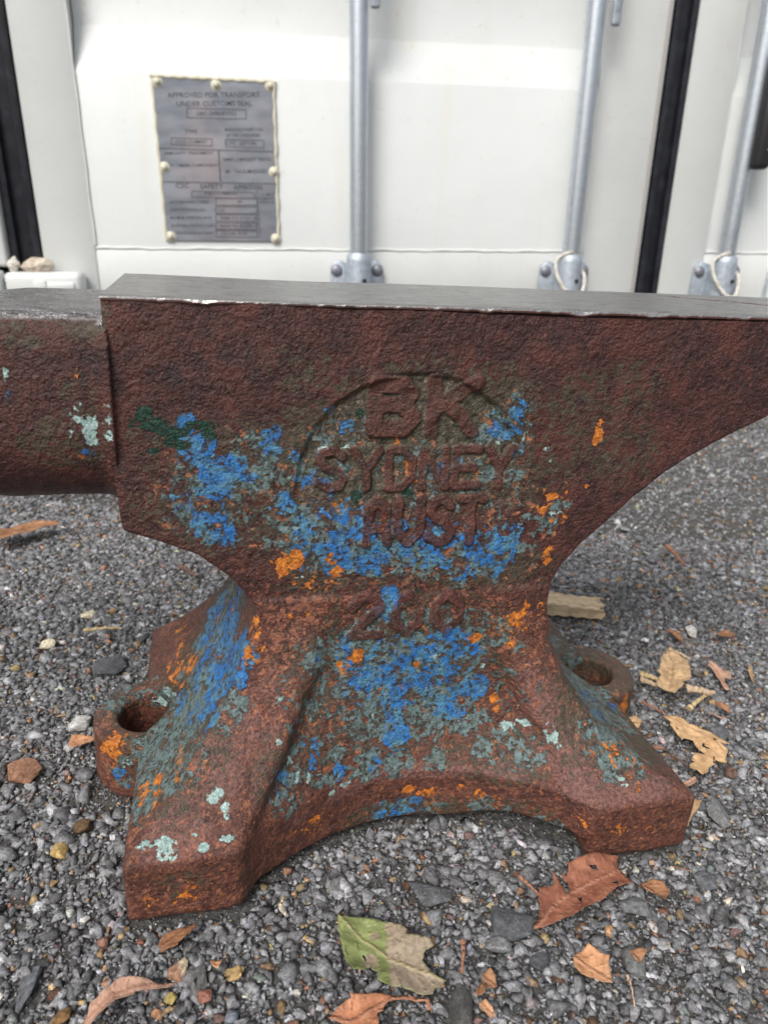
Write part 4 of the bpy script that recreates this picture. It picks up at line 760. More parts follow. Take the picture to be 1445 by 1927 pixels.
for f in tf:
    try: bm.faces.new([vs[i] for i in f])
    except ValueError: pass
me = bpy.data.meshes.new('engraved_lettering'); bm.to_mesh(me); bm.free()
link('engraved_lettering', me, NT('dark_engraving').out((.045, .045, .055), .6), plate)

# ---- cords looped under two of the rods, and the clod on the ledge
def rope_material():
    k = NT('white_cord'); w = k.noise(500, 4, .7); n = k.noise(90, 4, .6)
    return k.out(k.mix(k.step(n, .4, .65), (.62, .60, .55), (.44, .41, .34)), .85, None, k.bump(w, .0008, 1.0))
M_ROPE = rope_material()
for i, (x, lab) in enumerate(((.3215, 'off-white cord looped round the locking rod foot left of the wide black seal'), (.6370, 'off-white twisted cord hanging from the rod foot right of the wide black seal'))):
    xr = px(x, ROD_O)
    pts = [(-.003, -.052, -.062), (-.016, -.046, -.066), (-.027, -.041, -.074), (-.030, -.044, -.088), (-.027, -.050, -.104), (-.018, -.058, -.122), (-.006, -.064, -.136), (.008, -.065, -.142), (.019, -.060, -.136), (.027, -.050, -.118), (.028, -.040, -.10), (.024, -.024, -.092)]
    dense = []
    for j in range(len(pts) - 1):
        for t in np.linspace(0, 1, 12, endpoint=False): dense.append(Vector(pts[j]).lerp(Vector(pts[j + 1]), t))
    for _ in range(6): dense = [dense[0]] + [(dense[k - 1] + dense[k] * 2 + dense[k + 1]) / 4 for k in range(1, len(dense) - 1)] + [dense[-1]]
    root = empty('cord_loop', CON @ Matrix.Translation((xr, 0, 0)))
    tag(root, lab, 'cord', 'cords looped on the locking rods')
    for s in range(3):                                     # three twisted strands
        m = MB(); sp = []
        for j, p in enumerate(dense):
            d = (dense[min(j + 1, len(dense) - 1)] - dense[max(j - 1, 0)]).normalized(); a = d.cross(Vector((.2, 1, .1))).normalized(); b = d.cross(a)
            th = j * .62 + s * 2.094
            sp.append(p + (a * math.cos(th) + b * math.sin(th)) * .0017)
        m.tube(sp, .0019, 8); m.build('strand', M_ROPE, root, True)
def lumpy(name, mat, c, r, seed, mtx):
    bm = bmesh.new(); bmesh.ops.create_icosphere(bm, subdivisions=4, radius=1)
    P_ = np.array([v.co[:] for v in bm.verts]); d = 1 + .35 * vnoise(P_ + seed, .7, seed) + .16 * vnoise(P_ + seed, .25, seed + 1)
    for v, k in zip(bm.verts, d): v.co = Vector((v.co.x * r[0], v.co.y * r[1], v.co.z * r[2])) * k
    me = bpy.data.meshes.new(name); bm.to_mesh(me); bm.free()
    o = link(name, me, mat, None, None, True); o.matrix_world = mtx @ Matrix.Translation(c)
    return o
k = NT('dry_clay'); n_ = k.noise(70, 6, .7); M_CLAY = k.out(k.mix(k.step(n_, .35, .65), (.42, .34, .26), (.62, .55, .45)), .95, None, k.bump(n_, .004, 1.0))
tag(lumpy('clay_clod', M_CLAY, (-.616, -.028, -.0915), (.023, .015, .013), 3, CON), 'crumbly tan clod of dirt lying on the white ledge below the left black seal', 'dirt clod')
tag(lumpy('pale_pebble', M_ROPE, (-.652, -.034, -.0915), (.009, .008, .012), 9, CON), 'small pale grey lump beside the tan dirt clod at the foot of the left seal', 'pebble')
# ------------------------------------------------------------------ anvil
YAW = math.radians(13.45)
ANV = Matrix.Translation((0.01014, 0.39882, 0)) @ Matrix.Rotation(YAW, 4, 'Z')
GZ = [0.0, .036, .0385, .047, .0589, .0746, .0913, .112, .128, .14, .3]
GL = [1.0, 1.0, .985, .83, .64, .46, .26, .12, .055, 0.01, 0.0]
GR = [1.0, 1.0, .90, .68, .45, .30, .165, .036, .006, 0.0, 0.0]
ZT = np.linspace(0, .3, 1201)
_k = np.hanning(33); _k /= _k.sum()
GTL, GTR = [np.convolve(np.pad(np.interp(ZT, GZ, v), 16, 'edge'), _k, 'valid') for v in (GL, GR)]
IXT = np.interp(ZT, [0, .036, .042, .068, .1035, .13, .3], [.093, .0925, .0885, .0695, .052, .044, .04])
TOP = [(-.1482, .2905), (.262, .2905), (.262, .2735), (.235, .262), (.2, .2455), (.1854, .2391), (.1551, .2246), (.1301, .2086), (.1113, .1923),
       (.0929, .1727), (.0797, .1573), (.0738, .1446), (.0722, .1314), (.0735, .118), (.073, .06), (-.084, .06), (-.0842, .1255), (-.0834, .1321), (-.0846, .1390),
       (-.0904, .1479), (-.0992, .1588), (-.114, .1711), (-.1309, .1789), (-.1467, .1850), (-.1478, .1957), (-.149, .2113), (-.1486, .25)]

def smax(a, b, k):
    h = np.clip(.5 - .5 * (b - a) / k, 0, 1)
    return b * (1 - h) + a * h + k * h * (1 - h)
def smin(a, b, k): return -smax(-a, -b, k)

def poly_sd(px, pz, poly):
    """signed distance to a polygon, inside negative"""
    d = np.full(px.shape, 1e9); s = np.zeros(px.shape, int); n = len(poly)
    for i in range(n):
        a = poly[i]; b = poly[(i + 1) % n]
        ex, ez = b[0] - a[0], b[1] - a[1]; wx, wz = px - a[0], pz - a[1]
        t = np.clip((wx * ex + wz * ez) / (ex * ex + ez * ez), 0, 1)
        d = np.minimum(d, (wx - ex * t) ** 2 + (wz - ez * t) ** 2)
        c = ((a[1] <= pz) & (b[1] > pz) & (ex * wz - ez * wx > 0)).astype(int) - ((a[1] > pz) & (b[1] <= pz) & (ex * wz - ez * wx < 0)).astype(int)
        s += c
    d = np.sqrt(d)
    return np.where(s != 0, -d, d)

LUGC = {-1: (-.1475, .0070), 1: (.1440, .0120)}
def body_sdf(X, Y, Z):
    """X (nx,1,1), Y (1,ny,1), Z (1,1,nz)"""
    x2, z2 = X[:, 0, :], Z[0]
    d2 = poly_sd(np.broadcast_to(x2, (x2.shape[0], z2.shape[1])), np.broadcast_to(z2, (x2.shape[0], z2.shape[1])), TOP)[:, None, :]
    r = .0013
    q1, q2 = d2 + r, np.abs(Y) - .0505 + r
    up = np.minimum(np.maximum(q1, q2), 0) + np.sqrt(np.maximum(q1, 0) ** 2 + np.maximum(q2, 0) ** 2) - r
    # base
    tx = smooth(-.04, .04, X)
    gi = lambda z: np.interp(z, ZT, GTL) * (1 - tx) + np.interp(z, ZT, GTR) * tx
    g = gi(Z); gs = np.abs(gi(Z + .002) - gi(Z - .002)) / .004
    tk = .0016 * smooth(.118, .136, Z)
    aL, aR, b = .0834 + .0666 * g - tk, .072 + .078 * g - tk, .0505 + .0565 * g - tk
    ka, kb = np.sqrt(1 + (.07 * gs) ** 2), np.sqrt(1 + (.0565 * gs) ** 2)
    arch = .0015 * np.clip(1 - (Y / .082) ** 2, 0, 1) * smooth(.085, .03, Z)
    dx = np.where(X < 0, (-X - aL + arch) / ka, (X - aR + arch) / ka)
    dyl = (np.abs(Y) - b) / kb
    af = np.minimum(.064 + .036 * ((X + .004) / .09) ** 2, .104)
    hz = np.clip((.122 - Z) / .085, 0, 1) ** (1.4 + 1.9 * tx)
    dyc = (np.abs(Y) - (.0488 + (af - .0488) * hz)) / 1.15
    ix = np.interp(Z, ZT, IXT)
    top = Z - .142 + .001
    core = smax(smax(dx, dyc, .003), top, .002)
    leg = smax(smax(smax(dx, dyl, .0020), (ix - np.abs(X + .003)) / 1.1, .010), top, .002)
    base = smin(core, leg, .010)
    base = smax(base, .0015 - Z, .003)
    d = smin(up, base, .004)
    # undercut below the arches, and the two bolt holes scooped into the flank
    und = np.maximum(np.abs(X) - .091, Z - .003 - .010 * smooth(.015, .06, X))
    d = smax(d, -und, .003)
    for lx, ly in LUGC.values():
        h = np.maximum(np.sqrt((X - lx) ** 2 + (Y - ly) ** 2) - .0180, .003 - Z)
        d = smax(d, -h, .003)
    return d

def lug_sdf(X, Y, Z, s):
    lx, ly = LUGC[s]
    rr = np.sqrt((X - lx) ** 2 + (Y - ly) ** 2)
    disc = rr - .0328
    box = np.maximum(np.abs(Y - ly) - .0328, np.maximum((X - lx) * s, (s * lx - .045) - X * s))
    d = np.minimum(disc, box)
    d = smax(d, Z - .0415 + .05 * np.maximum((X - lx) * s, 0), .0022)
    d = smax(d, .002 - Z, .003)
    return smax(d, -(rr - .0178 - .002 * smooth(.037, .042, Z)), .0020)

def surface_nets(d, org, h):
    s = (d < 0)
    nx, ny, nz = d.shape
    cnt = np.zeros((nx - 1, ny - 1, nz - 1), np.uint8)
    for i in (0, 1):
        for j in (0, 1):
            for k in (0, 1):
                cnt += s[i:nx - 1 + i, j:ny - 1 + j, k:nz - 1 + k]
    act = (cnt > 0) & (cnt < 8)
    I = np.argwhere(act)
    cv = {}
    for c in np.ndindex(2, 2, 2):
        cv[c] = d[I[:, 0] + c[0], I[:, 1] + c[1], I[:, 2] + c[2]]
    acc = np.zeros((len(I), 3)); num = np.zeros(len(I))
    for ax in range(3):
        for o in np.ndindex(2, 2):
            c0 = [0, 0, 0]; oth = [k for k in range(3) if k != ax]
            c0[oth[0]], c0[oth[1]] = o
            c1 = list(c0); c1[ax] = 1
            a, b = cv[tuple(c0)], cv[tuple(c1)]
            m = (a < 0) != (b < 0)
            t = np.where(m, a / np.where(m, a - b, 1), 0)
            p = np.tile(np.array(c0, float), (len(I), 1)); p[:, ax] = t
            acc += p * m[:, None]; num += m
    V = (I + acc / num[:, None]) * h + np.asarray(org)
    idx = np.full(act.shape, -1, np.int32); idx[act] = np.arange(len(I), dtype=np.int32)
    F = []
    for ax in range(3):
        sl0 = [slice(None)] * 3; sl1 = [slice(None)] * 3
        sl0[ax] = slice(0, -1); sl1[ax] = slice(1, None)
        e = s[tuple(sl0)] != s[tuple(sl1)]
        E = np.argwhere(e)
        oth = [k for k in range(3) if k != ax]
        ok = np.ones(len(E), bool)
        for k in oth: ok &= (E[:, k] >= 1) & (E[:, k] < d.shape[k] - 1)
        E = E[ok]
        inside0 = s[E[:, 0], E[:, 1], E[:, 2]]
        q = []
        for o in ((-1, -1), (0, -1), (0, 0), (-1, 0)):
            c = E.copy(); c[:, oth[0]] += o[0]; c[:, oth[1]] += o[1]
            q.append(idx[c[:, 0], c[:, 1], c[:, 2]])
        q = np.stack(q, 1)
        flip = ~inside0 if ax != 1 else inside0
        q[flip] = q[flip][:, ::-1]
        F.append(q)
    return V, np.concatenate(F)

def grid(lo, hi, h):
    ax = [np.arange(lo[k], hi[k] + h, h) for k in range(3)]
    return ax[0][:, None, None], ax[1][None, :, None], ax[2][None, None, :]

# raised letters: strokes in the plane of the front face (x, z) in metres
def row(word, x0, x1, z0, z1):
    G = {'B': [[(0, 0), (0, 1)], [(0, 1), (.7, .95), (.9, .77), (.7, .55), (0, .52)], [(.7, .52), (1, .3), (.8, .05), (0, 0)]],
         'K': [[(0, 0), (0, 1)], [(0, .45), (.95, 1)], [(.3, .6), (.95, 0)]],
         'S': [[(.95, .85), (.6, 1), (.2, .95), (.02, .75), (.3, .55), (.75, .45), (.98, .25), (.8, .05), (.4, 0), (0, .15)]],
         'Y': [[(0, 1), (.5, .5), (1, 1)], [(.5, .5), (.5, 0)]],
         'D': [[(0, 0), (0, 1), (.6, 1), (1, .7), (1, .3), (.6, 0), (0, 0)]],
         'N': [[(0, 0), (0, 1), (1, 0), (1, 1)]],
         'E': [[(1, 0), (0, 0), (0, 1), (1, 1)], [(0, .5), (.8, .5)]],
         'A': [[(0, 0), (.15, .85), (.5, 1), (.85, .85), (1, 0)], [(.1, .38), (.9, .38)]],
         'U': [[(0, 1), (0, .25), (.5, 0), (1, .25), (1, 1)]],
         'T': [[(0, 1), (1, 1)], [(.5, 1), (.5, 0)]],
         '2': [[(0, .75), (.3, 1), (.8, .95), (.95, .7), (0, 0), (1, 0)]],
         'O': [[(.5, 0), (.05, .3), (.05, .7), (.5, 1), (.95, .7), (.95, .3), (.5, 0)]],
         'R': [[(0, 0), (0, 1), (.8, 1), (.95, .75), (.7, .5), (0, .5)], [(.5, .5), (1, 0)]]}
    out = []; n = len(word); w = (x1 - x0) / n
    for i, ch in enumerate(word):
        for st in G[ch]:
            out.append([(x0 + w * (i + .12) + w * .70 * a, z0 + (z1 - z0) * b) for a, b in st])
    return out
STROKES = ([(s, .0044, .9) for s in row('B', -.0330, -.0055, .2327, .2555)] + [(s, .0039, .8) for s in row('K', -.0045, .0265, .2315, .2568)] +
           [(s, .0026, .8) for s in row('SYDNEY', -.0575, .0455, .2035, .2225)] +
           [(s, .0029, .95) for s in row('AUST', -.0335, .0325, .1735, .1965)] +
           [(s, .0031, .7) for s in row('2OO', -.0390, .0270, .1205, .1430)])

def relief(x, z):
    """height of the cast badge on the front face"""
    h = np.zeros(len(x))
    c = np.hypot((x + .009) * 1.0, (z - .2025) * 1.0)
    sunk = smooth(.0596, .0558, c) * smooth(.172, .222, z)
    h -= .0024 * sunk
    dl = np.full(len(x), 0.0)
    for pts, w, a in STROKES:
        d = np.full(len(x), 1e9)
        for (ax, az), (bx, bz) in zip(pts[:-1], pts[1:]):
            ex, ez = bx - ax, bz - az
            t = np.clip(((x - ax) * ex + (z - az) * ez) / (ex * ex + ez * ez + 1e-12), 0, 1)
            d = np.minimum(d, np.hypot(x - ax - ex * t, z - az - ez * t))
        dl = np.maximum(dl, a * smooth(w + .0003, w - .0009, d))
    P3 = np.stack([x, z, z * 0], 1)
    dl = dl * np.clip(.86 + .5 * vnoise(P3, .008, 51), .25, 1)
    h += .0020 * dl
    return h, sunk, dl

def rough_cast(V, N, amp=1.0):
    n = (vnoise(V, .0021, 1) * .00010 + vnoise(V, .0045, 2) * .00020 + vnoise(V, .011, 3) * .00030 + vnoise(V, .034, 4) * .0006) * amp
    return V + N * n[:, None]

GROW = {'blue': 1.15, 'teal': 1.25, 'orange': 1.0, 'salmon': 1.2, 'olive': 1.2, 'mint': 1.05}
def paint_attrs(me, V):
    """paint left on the casting: soft-edged patches at fixed places on it, broken up further by the material"""
    for key in ('blue', 'teal', 'orange', 'olive', 'green', 'mint', 'salmon', 'worn'):
        f = np.zeros(len(V))
        for (x, y, z, rx, ry, rz, a) in PATCH.get(key, []):
            w = GROW.get(key, 1.0); rx, ry, rz = rx * w, ry * w, rz * w
            q = ((V[:, 0] - x) / rx) ** 2 + ((V[:, 1] - y) / ry) ** 2 + ((V[:, 2] - z) / rz) ** 2
            f = np.maximum(f, a * np.exp(-q * q * .55))
        fattr(me, key, f)

anvil = empty('anvil', ANV)
tag(anvil, 'heavy rusty cast iron anvil with flaking blue paint and raised lettering standing on the gravel', 'anvil')

def cast_part(name, sdf, lo, hi, h, parent, letters=False):
    X, Y, Z = grid(lo, hi, h)
    d = sdf(X, Y, Z)
    V, F = surface_nets(d, lo, h)
    me = mesh_np(name, V, F)
    if letters:                                             # a finer net where the lettering stands
        bm = bmesh.new(); bm.from_mesh(me)
        es = [e for e in bm.edges if all(v.co.y < -.045 and -.078 < v.co.x < .060 and .112 < v.co.z < .268 for v in e.verts)]
        bmesh.ops.subdivide_edges(bm, edges=es, cuts=1, use_grid_fill=True)
        bm.to_mesh(me); bm.free()
        V = np.empty(len(me.vertices) * 3, np.float32); me.vertices.foreach_get('co', V); V = V.reshape(-1, 3).astype(float)
    N = normals(me)
    V = rough_cast(V, N)
    dl = np.zeros(len(V)); sk = np.zeros(len(V))
    if letters:
        # the front face carries the badge, gone soft with rust
        wob = np.stack([vnoise(V, .006, 21), vnoise(V, .006, 22)], 1) * .0007
        rl, sk, dl = relief(V[:, 0] + wob[:, 0], V[:, 2] + wob[:, 1])
        fr = (N[:, 1] < -.7) & (V[:, 1] < -.04) & (V[:, 2] > .11)
        crust = sk * (1 - dl) * (vnoise(V, .0032, 8) * .0004 + vnoise(V, .0065, 9) * .0006)
        off = np.where(fr, rl + crust, 0)
        dl = np.where(fr, dl, 0); sk = np.where(fr, sk, 0)
        V[:, 1] -= off
        # gouges and ripples on the legs
        rip = np.sin((V[:, 2] * .8 + V[:, 0] * .5 + vnoise(V, .02, 12) * .004) * 1900) * .00014 * smooth(.15, .12, V[:, 2]) * smooth(-.1, .5, vnoise(V, .03, 13))
        V = V + N * rip[:, None]
        # the top is planed down where the steel face sits, leaving only a rusty rim
        inn = (V[:, 2] > .284) & (np.abs(V[:, 1]) < .0488) & (V[:, 0] > -.1468)
        V[inn, 2] = np.minimum(V[inn, 2], .2880)
        V[V[:, 2] > .2908, 2] = .2908
    me.vertices.foreach_set('co', V.astype(np.float32).ravel())
    me.update()
    o = link(name, me, M_IRON, parent, None, True)
    paint_attrs(me, V)
    fattr(me, 'letter', dl); fattr(me, 'sunk', sk)
    fattr(me, 'steel', np.zeros(len(V)))
    return o

body = cast_part('body', body_sdf, (-.156, -.114, -.003), (.268, .114, .294), VOX, anvil, True)
for s in (-1, 1):
    lug = cast_part('mounting_lug', lambda X, Y, Z: lug_sdf(X, Y, Z, s), (min(s * .095, s * .185), -.040, -.002), (max(s * .095, s * .185), .050, .047), VOX, anvil)

# steel face: a thin worn plate, its front arris chipped and burnished
def face_plate():
    xs = np.arange(-.1482, .2625, .0008)
    n = len(xs); z1 = .2916
    P = np.stack([xs, np.zeros(n), np.zeros(n)], 1)
    chip = np.clip(vnoise(P, .006, 31) * 1.1 - .25, 0, 1) * .0016 + np.clip(vnoise(P, .0016, 32) - .1, 0, 1) * .0006
    for cx, w, dz in ((.068, .006, .0018), (.105, .004, .0012), (.02, .003, .0008)):
        chip += dz * np.exp(-((xs - cx) / w) ** 2)
    sag = -.0007 * np.exp(-((xs + .055) / .05) ** 2)
    ys = np.concatenate([[-.0508, -.0508, -.0508], [-.0507, -.0497], np.linspace(-.046, .046, 60), [.0500, .0507, .0507]])
    rows = []
    for j, y in enumerate(ys):
        yy = np.full(n, y); zz = z1 + sag
        if j == 0: zz = np.full(n, .2896) - chip * .6
        elif j == 1: zz = np.full(n, .2904) - chip * .8
        elif j == 2: zz = z1 + sag - .0010 - chip * .8
        elif j == 3: yy = yy + chip * .4; zz = zz - .0004 - chip * .4
        elif j == 4: yy = yy + chip * 1.0
        elif j == len(ys) - 2: zz = zz - .0009
        elif j == len(ys) - 1: zz = np.full(n, .2890)
        # long gouge towards the heel
        if 4 < j < len(ys) - 3:
            ln = .034 - (xs - .166) * .72
            zz = zz - .0013 * smooth(.163, .175, xs) * smooth(.0055, .003, np.abs(yy - ln + .004 * vnoise(P, .01, 33)))
            zz = zz + vnoise(np.stack([xs, yy, yy * 0], 1), .0022, 34) * .00004
        rows.append(np.stack([xs, yy, zz], 1))
    V = np.concatenate(rows); m = len(ys)
    a = np.arange(m - 1)[:, None] * n + np.arange(n - 1)[None]
    F = np.stack([a, a + 1, a + n + 1, a + n], -1).reshape(-1, 4)
    me = mesh_np('face_plate', V, F)
    bm = bmesh.new(); bm.from_mesh(me)
    be = [e for e in bm.edges if e.is_boundary]
    bmesh.ops.holes_fill(bm, edges=be, sides=0)
    bmesh.ops.recalc_face_normals(bm, faces=list(bm.faces))
    bm.to_mesh(me); bm.free()
    o = link('face_plate', me, M_STEEL, anvil, None, True)
    me.set_sharp_from_angle(angle=math.radians(28))
    co = np.empty(len(me.vertices) * 3, np.float32); me.vertices.foreach_get('co', co); co = co.reshape(-1, 3)
    row = np.arange(len(co)) // n
    IDX_HI = np.isin(row, (2, 3)).astype(float)
    ln = .034 - (co[:, 0] - .166) * .72
    fattr(me, 'gouge', smooth(.160, .172, co[:, 0]) * smooth(.008, .004, np.abs(co[:, 1] - ln)))
    fr = smooth(-.0486, -.0496, co[:, 1]); hi = IDX_HI
    fattr(me, 'arris', fr * hi)
    fattr(me, 'side', np.isin(row, (0, 1)).astype(float))
    return o
face_plate()

# horn: flat step behind the face, round underneath, drawn to a point
def horn():
    xs = np.concatenate([np.arange(-.1465, -.215, -.0012), np.linspace(-.217, -.43, 90)])
    K = 150; V = []; ST = []
    for x in xs:
        t = np.clip((-.200 - x) / .23, 0, 1)               # 0 on the step, 1 at the tip
        w = .0472 * (1 - t ** 1.6) + .003
        zt = .2842 + .0035 * smooth(-.21, -.30, x) - .0020 * math.exp(-((x + .2) / .012) ** 2) * 0
        zb = .1905 + .085 * t ** 1.2
        fl = smooth(-.156, -.1465, x)                       # fillet into the body
        w = w + .0028 * fl; zb = zb - .0035 * fl
        round_top = smooth(-.190, -.225, x)
        zc = zb + (zt - zb) * .46
        pts = []
        for k in range(K):
            th = 2 * math.pi * k / K
            cy, sz = math.cos(th), math.sin(th)
            if sz < 0:                                       # round underside
                y = w * np.sign(cy) * abs(cy) ** .80; z = zc + (zc - zb) * sz
            else:
                e = .30 * (1 - round_top) + .95 * round_top
                e2 = .16 * (1 - round_top) + .9 * round_top
                y = w * np.sign(cy) * abs(cy) ** e2; z = zc + (zt - zc) * abs(sz) ** e
            pts.append((x, y, z))
        V += pts
    V = np.array(V)
    # burnished bevel along the step's front arris
    n = len(xs); a = np.arange(n - 1)[:, None] * K + np.arange(K)[None]
    b = np.arange(n - 1)[:, None] * K + (np.arange(K)[None] + 1) % K
    F = np.stack([a, b, b + K, a + K], -1).reshape(-1, 4)
    me = mesh_np('horn', V, F)
    bm = bmesh.new(); bm.from_mesh(me)
    bmesh.ops.holes_fill(bm, edges=[e for e in bm.edges if e.is_boundary], sides=0)
    bmesh.ops.recalc_face_normals(bm, faces=list(bm.faces))
    bm.to_mesh(me); bm.free()
    N = normals(me)
    co = np.empty(len(me.vertices) * 3, np.float32); me.vertices.foreach_get('co', co); co = co.reshape(-1, 3).astype(float)
    edge = .0030 + .0009 * vnoise(co, .006, 41) + .0005 * vnoise(co, .002, 42)
    # cut the front arris back to a worn bevel
    q = (co[:, 2] - .2842) - (co[:, 1] + .0472) * 1.0 + edge
    cut = (q > 0) & (co[:, 1] < -.03) & (co[:, 0] > -.25)
    co[cut, 2] -= q[cut] * .5; co[cut, 1] += q[cut] * .5
    st = np.maximum(smooth(.55, .8, N[:, 2]) * (co[:, 2] > .275), cut.astype(float)) * smooth(-.30, -.24, co[:, 0])
    co = rough_cast(co, N, .9 * (1 - .85 * st))
    me.vertices.foreach_set('co', co.astype(np.float32).ravel()); me.update()
    o = link('horn', me, M_IRON, anvil, None, True)
    paint_attrs(me, co); fattr(me, 'steel', st); fattr(me, 'letter', 0 * st); fattr(me, 'sunk', 0 * st)
    return o
horn()
# ------------------------------------------------------------------ leaves, twigs, stones on the gravel
def leaf_material(name, c0, c1, rib, spots=.5, spotc=(.10, .05, .03), rough=.62, extra=None):
    k = NT(name)
    n1 = k.noise(60, 6, .68, dist=.6); n2 = k.noise(420, 5, .7); n3 = k.noise(160, 5, .7, w=3.0)
    c = k.mix(k.step(n1, .34, .66), c0, c1)
    c = k.mul(c, k.mix(k.step(k.noise(130, 5, .65, w=6.0), .34, .66), (.72, .68, .64), (1.22, 1.2, 1.18)))
    if extra:
        e = k.math('ADD', k.attr('dead'), k.math('MULTIPLY', k.math('SUBTRACT', n3, .5), 1.1))
        c = k.mix(k.step(e, .44, .54), c, k.mix(k.step(n2, .35, .65), extra[0], extra[1]))
    c = k.mix(k.math('MULTIPLY', k.step(n2, .56, .68), spots), c, spotc)
    c = k.mix(k.math('MULTIPLY', k.attr('rib'), .75), c, rib)
    c = k.mix(k.math('MULTIPLY', k.attr('vein'), .35), c, rib)
    c = k.mix(k.math('MULTIPLY', k.attr('rim'), .6), c, tuple(x * .6 for x in c1))
    h = k.math('ADD', k.math('MULTIPLY', n2, .6), k.math('ADD', k.attr('rib'), k.math('MULTIPLY', k.attr('vein'), .6)))
    return k.out(c, rough, None, k.bump(h, .0007, 1.0), .4)
M_LEAF = {
 'green': leaf_material('half_green_leaf', (.165, .205, .072), (.240, .280, .112), (.33, .27, .13), .25, (.12, .12, .06), .5, ((.215, .165, .115), (.34, .27, .195))),
 'russet': leaf_material('russet_leaf', (.38, .155, .075), (.52, .25, .14), (.30, .13, .08), .75, (.17, .065, .035)),
 'red': leaf_material('red_brown_leaf', (.205, .075, .044), (.31, .130, .078), (.40, .20, .13), .35, (.11, .04, .025)),
 'orange': leaf_material('light_orange_leaf', (.45, .215, .100), (.56, .32, .18), (.42, .21, .12), .45, (.24, .11, .06)),
 'brown': leaf_material('brown_leaf', (.25, .115, .055), (.36, .19, .10), (.20, .09, .05), .4, (.11, .05, .03)),
 'tan': leaf_material('tan_leaf', (.44, .29, .155), (.56, .39, .225), (.31, .18, .09), .2, (.25, .15, .08)),
 'lace': leaf_material('decayed_tan_leaf', (.50, .31, .155), (.63, .42, .23), (.46, .26, .13), .35, (.30, .17, .09)),
 'pink': leaf_material('pinkish_leaf', (.40, .235, .165), (.50, .32, .235), (.33, .17, .11), .4, (.22, .12, .08)),
}
def seg_dist(P_, line):
    d = np.full(len(P_), 1e9); tt = np.zeros(len(P_)); L = 0
    for a, b in zip(line[:-1], line[1:]):
        a, b = np.array(a), np.array(b); e = b - a; l = np.linalg.norm(e)
        t = np.clip(((P_ - a) @ e) / (l * l + 1e-12), 0, 1)
        dd = np.linalg.norm(P_ - a - t[:, None] * e, axis=1)
        m = dd < d; d[m] = dd[m]; tt[m] = L + t[m] * l; L += l
    return d, tt, L

def make_leaf(key, mat, label, cat='leaf', group='dead leaves on the gravel', curl=.004, lift=0., tilt=(0, 0), dead=None, fold=.0, name='fallen_leaf'):
    out, rib, holes, h = LEAF[key]
    out = np.array(out); c = out.mean(0); size = np.linalg.norm(out.max(0) - out.min(0))
    # ragged outline: subdivide and jitter
    pts = []
    for i in range(len(out)):
        a, b = out[i], out[(i + 1) % len(out)]; n = max(1, int(np.linalg.norm(b - a) / .0012))
        for t in np.linspace(0, 1, n, endpoint=False): pts.append(a + (b - a) * t)
    pts = np.array(pts)
    jit = np.stack([vnoise(np.c_[pts, pts[:, :1] * 0], .0026, 71), vnoise(np.c_[pts, pts[:, :1] * 0], .0026, 72)], 1) * min(.00055, size * .02)
    pts = pts + jit
    step = max(.0009, size / 55)
    gx_, gy_ = np.meshgrid(np.arange(out[:, 0].min(), out[:, 0].max(), step), np.arange(out[:, 1].min(), out[:, 1].max(), step))
    gp = np.stack([gx_.ravel(), gy_.ravel()], 1) + RNG.uniform(-.3, .3, (gx_.size, 2)) * step
    gp = gp[in_poly(gp, pts)]
    dd, _, _ = seg_dist(gp, list(pts) + [pts[0]]); gp = gp[dd > step * .45]
    hp = []
    edges = [(i, (i + 1) % len(pts)) for i in range(len(pts))]
    allp = [tuple(p) for p in pts]
    for hl in holes:
        hl = np.array(hl); o = len(allp); allp += [tuple(p) for p in hl]; edges += [(o + i, o + (i + 1) % len(hl)) for i in range(len(hl))]
        gp = gp[~in_poly(gp, hl)]
    allp += [tuple(p) for p in gp]
    r = geometry.delaunay_2d_cdt([Vector(p) for p in allp], edges, [list(range(len(pts)))], 1, 1e-7)
    P2 = np.array([v[:] for v in r[0]]); F = np.array([f for f in r[2] if len(f) == 3])
    cen = P2[F].mean(1); ok = in_poly(cen, pts)
    for hl in holes: ok &= ~in_poly(cen, np.array(hl))
    F = F[ok]
    d_rib, t_rib, L = seg_dist(P2, rib)
    d_rim, _, _ = seg_dist(P2, list(pts) + [pts[0]])
    P3 = np.c_[P2, P2[:, :1] * 0]
    wid = max(d_rib.max(), 1e-4)
    z = h - .002 + lift + curl * (d_rib / wid) ** 1.7 * (1 + .6 * vnoise(P3, size * .3, 73)) + .0011 * vnoise(P3, .009, 74) + .0005 * vnoise(P3, .0035, 75)
    z += fold * np.sin(t_rib / L * 3.1)
    q = P2 - c; z += q[:, 0] * tilt[0] + q[:, 1] * tilt[1]
    V = np.c_[P2 - c, z]
    me = mesh_np(name, V, F)
    o = link(name, me, M_LEAF[mat], None, None, True); o.location = (c[0], c[1], 0)
    fattr(me, 'rib', smooth(.0011, .0003, d_rib) if size > .02 else smooth(.0007, .0002, d_rib))
    side = np.sin((t_rib * .9 - d_rib * .75) * 2 * math.pi / .0058)
    fattr(me, 'vein', smooth(.90, .99, side) * smooth(.0, .003, d_rib))
    fattr(me, 'rim', smooth(.0010, .0002, d_rim))
    fattr(me, 'dead', dead(V) if dead else np.zeros(len(V)))
    md = o.modifiers.new('thickness', 'SOLIDIFY'); md.thickness = .0002
    tag(o, label, cat, group)
    return o
def green_dead(V):
    x, y = V[:, 0], V[:, 1]
    d = smooth(-.008, .004, x + .10 * y)
    d = np.maximum(d, .9 * np.exp(-(((x + .0105) / .0050) ** 2 + ((y + .002) / .0055) ** 2)))
    return np.maximum(d, .8 * np.exp(-(((x + .0085) / .003) ** 2 + ((y - .0115) / .003) ** 2)))
